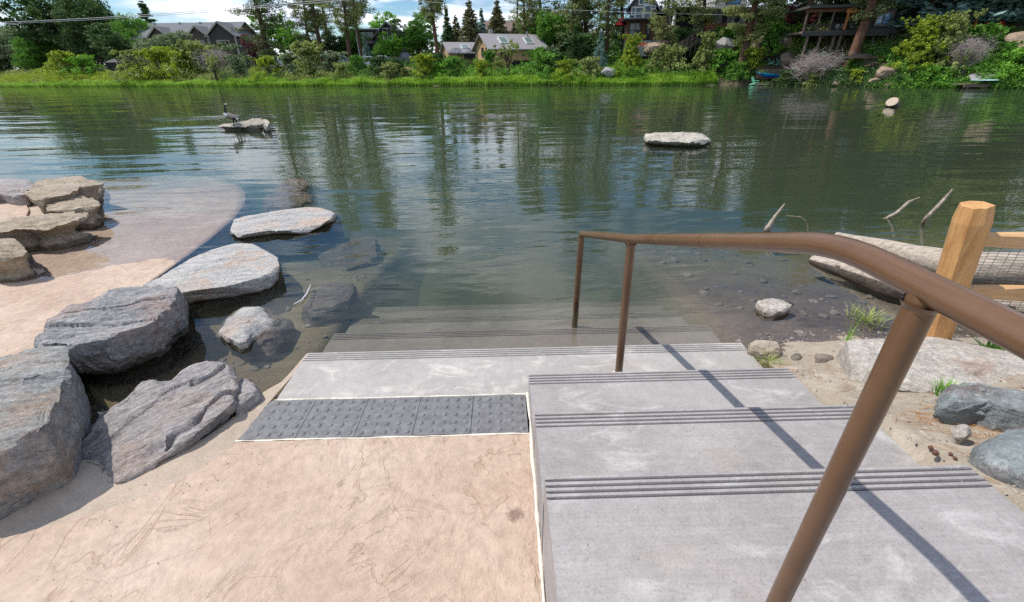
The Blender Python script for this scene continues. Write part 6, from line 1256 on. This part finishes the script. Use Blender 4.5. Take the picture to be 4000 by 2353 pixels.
for i, a in enumerate((('large tan boulder left of the hillside stairs', 2565, 190, 100, 56, 4.5), ('tan boulder top under the slim pine', 2590, 168, 60, 30, 5.5), ('dark grey boulder right of the hillside stairs', 2830, 172, 90, 62, 5.5), ('tan cliff face left of the mint chairs', 2965, 205, 60, 70, 5), ('sunlit tan outcrop below the purple maple', 3085, 158, 80, 56, 6),
       ('dark shaded cliff behind the mint chairs', 3080, 225, 120, 80, 6.5), ('pink rock outcrop at the right picture edge', 3985, 150, 110, 60, 4.0), ('lower pale pink rock at the right picture edge', 3985, 185, 70, 40, 3.0), ('tan rubble stones at the waterline right of the yellow low bush', 3420, 318, 60, 34, .6), ('orange earth boulder on the eroded bank', 3455, 285, 70, 56, 1.2),
       ('small brown stone at the waterline beside the olive light bush', 3270, 325, 40, 18, .3), ('flat stone at the waterline below the large yellow bush', 3480, 330, 50, 16, .3), ('grey rock half buried among bushes by the reeds', 2380, 282, 58, 40, 1.7), ('stone ledge above the blue window', 3465, 44, 60, 16, 9), ('pale rock by the dock at the right edge', 3975, 335, 60, 22, .4), ('grey boulders behind the paddleboard dock', 3830, 300, 110, 30, 1.0))):
    hill_rock(*a, seed=100+i, mat='cliff' if 'grey' not in a[0] else 'rock_dark')
# adirondack chairs
def adk(label, p, rz, mat='mint', s=1.0, group='mint green garden chairs by the water', nm='adirondack_chair'):
    o = thing(nm, label, 'chair', tuple(p), group, rz); o.scale = (s, s, s)
    for i in range(5): m = MB(); a = (i-2)*.11; m.beam((a*.8, .18, .36), (a*1.25, .48, 1.02-abs(i-2)*.05), .09, .022); m.build('back_slat', MT[mat], o, local=True)
    for i in range(5): m = MB(); m.box((0, -.34+i*.115, .37-i*.022), (.54, .095, .022)); m.build('seat_slat', MT[mat], o, local=True)
    for sg in (-1, 1):
        m = MB(); m.box((sg*.33, -.06, .56), (.13, .72, .025)); m.build('arm', MT[mat], o, local=True)
        m = MB(); m.box((sg*.29, -.34, .28), (.09, .03, .56)); m.build('leg', MT[mat], o, local=True)
        m = MB(); m.beam((sg*.28, -.36, .34), (sg*.26, .55, .02), .03, .11); m.build('leg', MT[mat], o, local=True)
def grd(u, v, d): x, y = spot(u, d, v); return at(u, v, y=y)
YD = DOCK[1]
adk('mint green garden chair alone on the small floating dock', at(2945, 333, y=YD-.3)+np.array([0, 0, .02]), .5, s=.72)
tp_ = at(3010, 254, y=YD+2.0); adk('mint green garden chair on the bank, left of the pair', tp_, .9, s=.62); adk('mint green garden chair on the bank, right of the pair', at(3040, 254, y=YD+2.0), 1.5, s=.62); adk('mint green garden chair half hidden behind the dead grey bush', grd(3218, 232, 2.8), .3, s=.65)
m = MB(); c = Vector(at(3020, 258, y=YD+1.9)); V = []; 
tc_ = thing('bank_terrace', 'dark earth terrace under the pair of mint chairs', 'terrace', tuple(c)); local_box(tc_, 'earth', 'earth', (.3, .9, -.55), (4.2, 2.2, 1.1)); local_box(tc_, 'retaining_wall', 'cliff', (.2, -.35, -.75), (4.0, .2, .9))
for i, u in enumerate((2497, 2510, 2524)): adk(('left', 'middle', 'right')[i]+' orange chair of three below the pavilion', grd(u, 182, 5.2), .3, 'orange', .45, 'orange chairs below the pavilion', 'garden_chair')
for i, (u, v) in enumerate(((3790, 112), (3855, 104), (3905, 104))): adk(('left red chair behind the right hand wooden fence', 'middle red chair on the right hill', 'right red chair on the right hill beside the rocks')[i], grd(u, v+6, 8.2), (.5, 0, -.7)[i], 'red', .55, 'red chairs on the right hill', 'garden_chair')
# red umbrella far left of pavilion
um = thing('red_umbrella', 'red patio umbrella beside the pavilion', 'umbrella', tuple(grd(2425, 124, 13))); m = MB(); m.tube([(0, 0, -1), (0, 0, 1.6)], .03, 6); m.build('pole', MT['steel'], um, local=True); m = MB(); m.add([(1.0*math.cos(a), 1.0*math.sin(a), .7) for a in (6.28*i/8 for i in range(8))]+[(0, 0, 1.65)], [(i, (i+1) % 8, 8) for i in range(8)]); q = m.build('canopy', MT['red'], um, local=True)
# docks, kayaks, board
def hull(name, label, cat, A, B, w_, h, mat, bend=.12, top=None):
    A = Vector(A); B = Vector(B); m = MB(); n = 12; K = 20; V = []; d = (B-A); s = Vector((-d.y, d.x, 0)).normalized()
    for i in range(K):
        t = i/(K-1); f = max(.03, math.sin(t*math.pi)**.65); c = A.lerp(B, t)+Vector((0, 0, bend*(2*t-1)**2))
        for j in range(n): a = 6.283*j/n; V.append(c+s*math.cos(a)*w_*.5*f+Vector((0, 0, math.sin(a)*h*.5*(f*.7+.3))))
    m.add(V, [(i*n+j, i*n+(j+1) % n, (i+1)*n+(j+1) % n, (i+1)*n+j) for i in range(K-1) for j in range(n)]+[tuple(range(n)), tuple(range((K-1)*n, K*n))], 0, True)
    o = tag(m.build(name, MT[mat]), label, cat); return o
dkx = Vector(at(2992, 333, y=YD)); dd = thing('floating_dock', 'small low grey dock under the mint chair', 'dock', (dkx.x, dkx.y, WZ)); 
for i in range(12): local_box(dd, 'plank', 'deck_wood', (-1.25+i*.23, .1, .10), (.215, .9, .04))
local_box(dd, 'edge_beam', 'cream', (0, -.37, .07), (2.75, .05, .06)); local_box(dd, 'upper_step', 'deck_wood', (.45, .6, .22), (1.9, .4, .06)); local_box(dd, 'riser', 'deck_wood', (.45, .7, .1), (1.9, .3, .16))
yk = YD+1.0; hull('kayak', 'teal kayak lying on top of a rack by the dock', 'kayak', at(2950, 286, y=yk), at(3048, 298, y=yk), .45, .24, 'teal'); hull('kayak', 'dark blue kayak under the teal one', 'kayak', at(2960, 297, y=yk-.1), at(3056, 303, y=yk-.1), .4, .18, 'kblue')
rk = thing('kayak_rack', 'dark timber wall and rack holding the kayaks', 'rack', tuple(at(3005, 318, y=yk+.75))); local_box(rk, 'back_board', 'red_wood', (0, 0, .2), (2.4, .12, 1.0)); 
for q in (-1.2, 1.2): local_box(rk, 'bracket', 'deck_wood', (q*.7, -.55, .16), (.06, 1.0, .05)); local_box(rk, 'upright', 'deck_wood', (q*.7, -1.0, -.1), (.06, .06, .6))
yk = spot(3850, -.2, 320)[1]; d2 = thing('plank_dock', 'low weathered dock under the white paddleboard', 'dock', tuple(at(3838, 329, y=yk))); 
for i in range(10): local_box(d2, 'plank', 'deck_wood', (-1.5+i*.33, .3, 0), (.31, 1.1, .05))
local_box(d2, 'beam', 'deck_wood', (0, -.22, -.12), (3.3, .08, .16))
for q in (-1.3, 0, 1.3): local_box(d2, 'pile', 'deck_wood', (q, -.2, -.5), (.1, .1, .9))
hull('paddleboard', 'white and pale blue paddleboard on the right dock', 'paddleboard', at(3788, 316, y=yk-.05), at(3942, 313, y=yk-.05), .7, .11, 'board', .04)
a_ = grd(3660, 93, 8.4); rf = thing('hill_fence', 'cedar post fence with wire mesh before the red chairs', 'fence', tuple(a_)); P = [Vector(grd(u, v, 8.0)) for u, v in ((3700, 88), (3722, 87), (3768, 84), (3815, 80))]
for p in P[1:]: m = MB(); m.beam(p-Vector((0, 0, 1.6)), p+Vector((0, 0, .05)), .14, .14); m.build('post', MT['orange_wood'], rf)
for p, q in zip(P, P[1:]): m = MB(); m.beam(p, q, .1, .06); m.build('top_rail', MT['cream'], rf)
m = MB()
for p, q in zip(P, P[1:]):
    for i in range(1, 8): m.beam(p-Vector((0, 0, i*.15)), q-Vector((0, 0, i*.15)), .012, .012)
tag(m.build('wire_mesh', MT['wire'], rf), kind='stuff')
x0 = Vector(grd(3310, 232, 2.0)); ov = thing('upturned_boat', 'dark boat lying upside down under the deck pine', 'boat', tuple(grd(3360, 228, 2.2))); m = MB()
V = []; 
for i in range(11):
    t = i/10; f = max(.05, math.sin(t*math.pi)**.6)
    for j in range(7): a = math.pi*j/6; V.append(((t-.5)*3.2, -math.cos(a)*.6*f, math.sin(a)*.35*f))
m.add(V, [(i*7+j, i*7+j+1, i*7+8+j, i*7+7+j) for i in range(10) for j in range(6)], 0, True); m.build('hull', MT['black'], ov, local=True); m = MB(); m.box((.2, -.62, .02), (2.9, .05, .07)); m.build('gunwale', MT['red_wood'], ov, local=True)

# ------------------------------------------------------------------ goose
gb = Vector(at(914, 486, y=at(914, 500, z=.05)[1])); gs_ = thing('goose', 'brown and black goose with a raised neck standing on the river rock', 'goose', tuple(gb))
px = at(915, 480, y=gb.y)[0]-at(914, 480, y=gb.y)[0]; gs_.scale = (1.15, 1.15, 1.12)
def gp(u, v): q = Vector(at(u, v, y=gb.y))-gb; return q
spine = [(936, 472, .015), (930, 469, .05), (920, 464, .105), (908, 458, .145), (898, 454, .15), (893, 448, .11), (892, 441, .062), (890, 432, .045), (889, 424, .040), (888, 419, .046), (889, 416.5, .050), (892, 417.0, .030), (895, 418.2, .012)]
m = MB(); n = 16; V = []; pp = [gp(u, v) for u, v, r in spine]; sub = []
for i in range(len(pp)-1):
    for t in (0, .5): sub.append((pp[i].lerp(pp[i+1], t), spine[i][2]*(1-t)+spine[i+1][2]*t, i+t))
sub.append((pp[-1], spine[-1][2], len(pp)-1)); sz = 13*px/.145*.74
P = [q[0]+Vector((0, -.12*math.sin(q[2]/12*3.1), 0)) for q in sub]; m.tube(P, [q[1]*sz for q in sub], n)
for f in range(len(m.f)):
    i = f//n if f < (len(sub)-1)*n else (0 if f == (len(sub)-1)*n else len(sub)-2); s_ = sub[min(i, len(sub)-1)][2]
    m.m[f] = 1 if s_ >= 5.5 else (2 if (s_ >= 3.6 or s_ < 1.2) else 0)
    if s_ < .8: m.m[f] = 1
    if 9.4 < s_ < 10.6 and (f % n) in (10, 11, 12, 13): m.m[f] = 2
lg_ = MB()
for dx_ in (0, .05): m.tube([gp(910, 466)+Vector((dx_, dx_, 0)), gp(913, 476)+Vector((dx_, dx_, 0)), gp(914, 486)+Vector((dx_, dx_, .0))], [.035, .018, .016], 8, 1); m.add([gp(914, 486)+Vector((dx_+a, dx_+b, .01)) for a, b in ((0, .02), (-.05, -.08), (0, -.1), (.05, -.08))], [(0, 1, 2, 3)], 1)
m.build('body', [MT['goose_body'], MT['goose_black'], MT['goose_white']], gs_, local=True)
for sg in (-1, 1):
    m = MB(); q = [gp(897, 452), gp(908, 457), gp(920, 466), gp(931, 474)]; q = [v+Vector((0, sg*.10*sz-.08, .02)) for v in q]
    m.tube(q, [.05*sz, .085*sz, .07*sz, .012], 10)
    for f in range(len(m.f)): m.m[f] = 1 if f >= 20 else 0
    m.build('wing', [MT['goose_body'], MT['goose_black']], gs_, local=True)
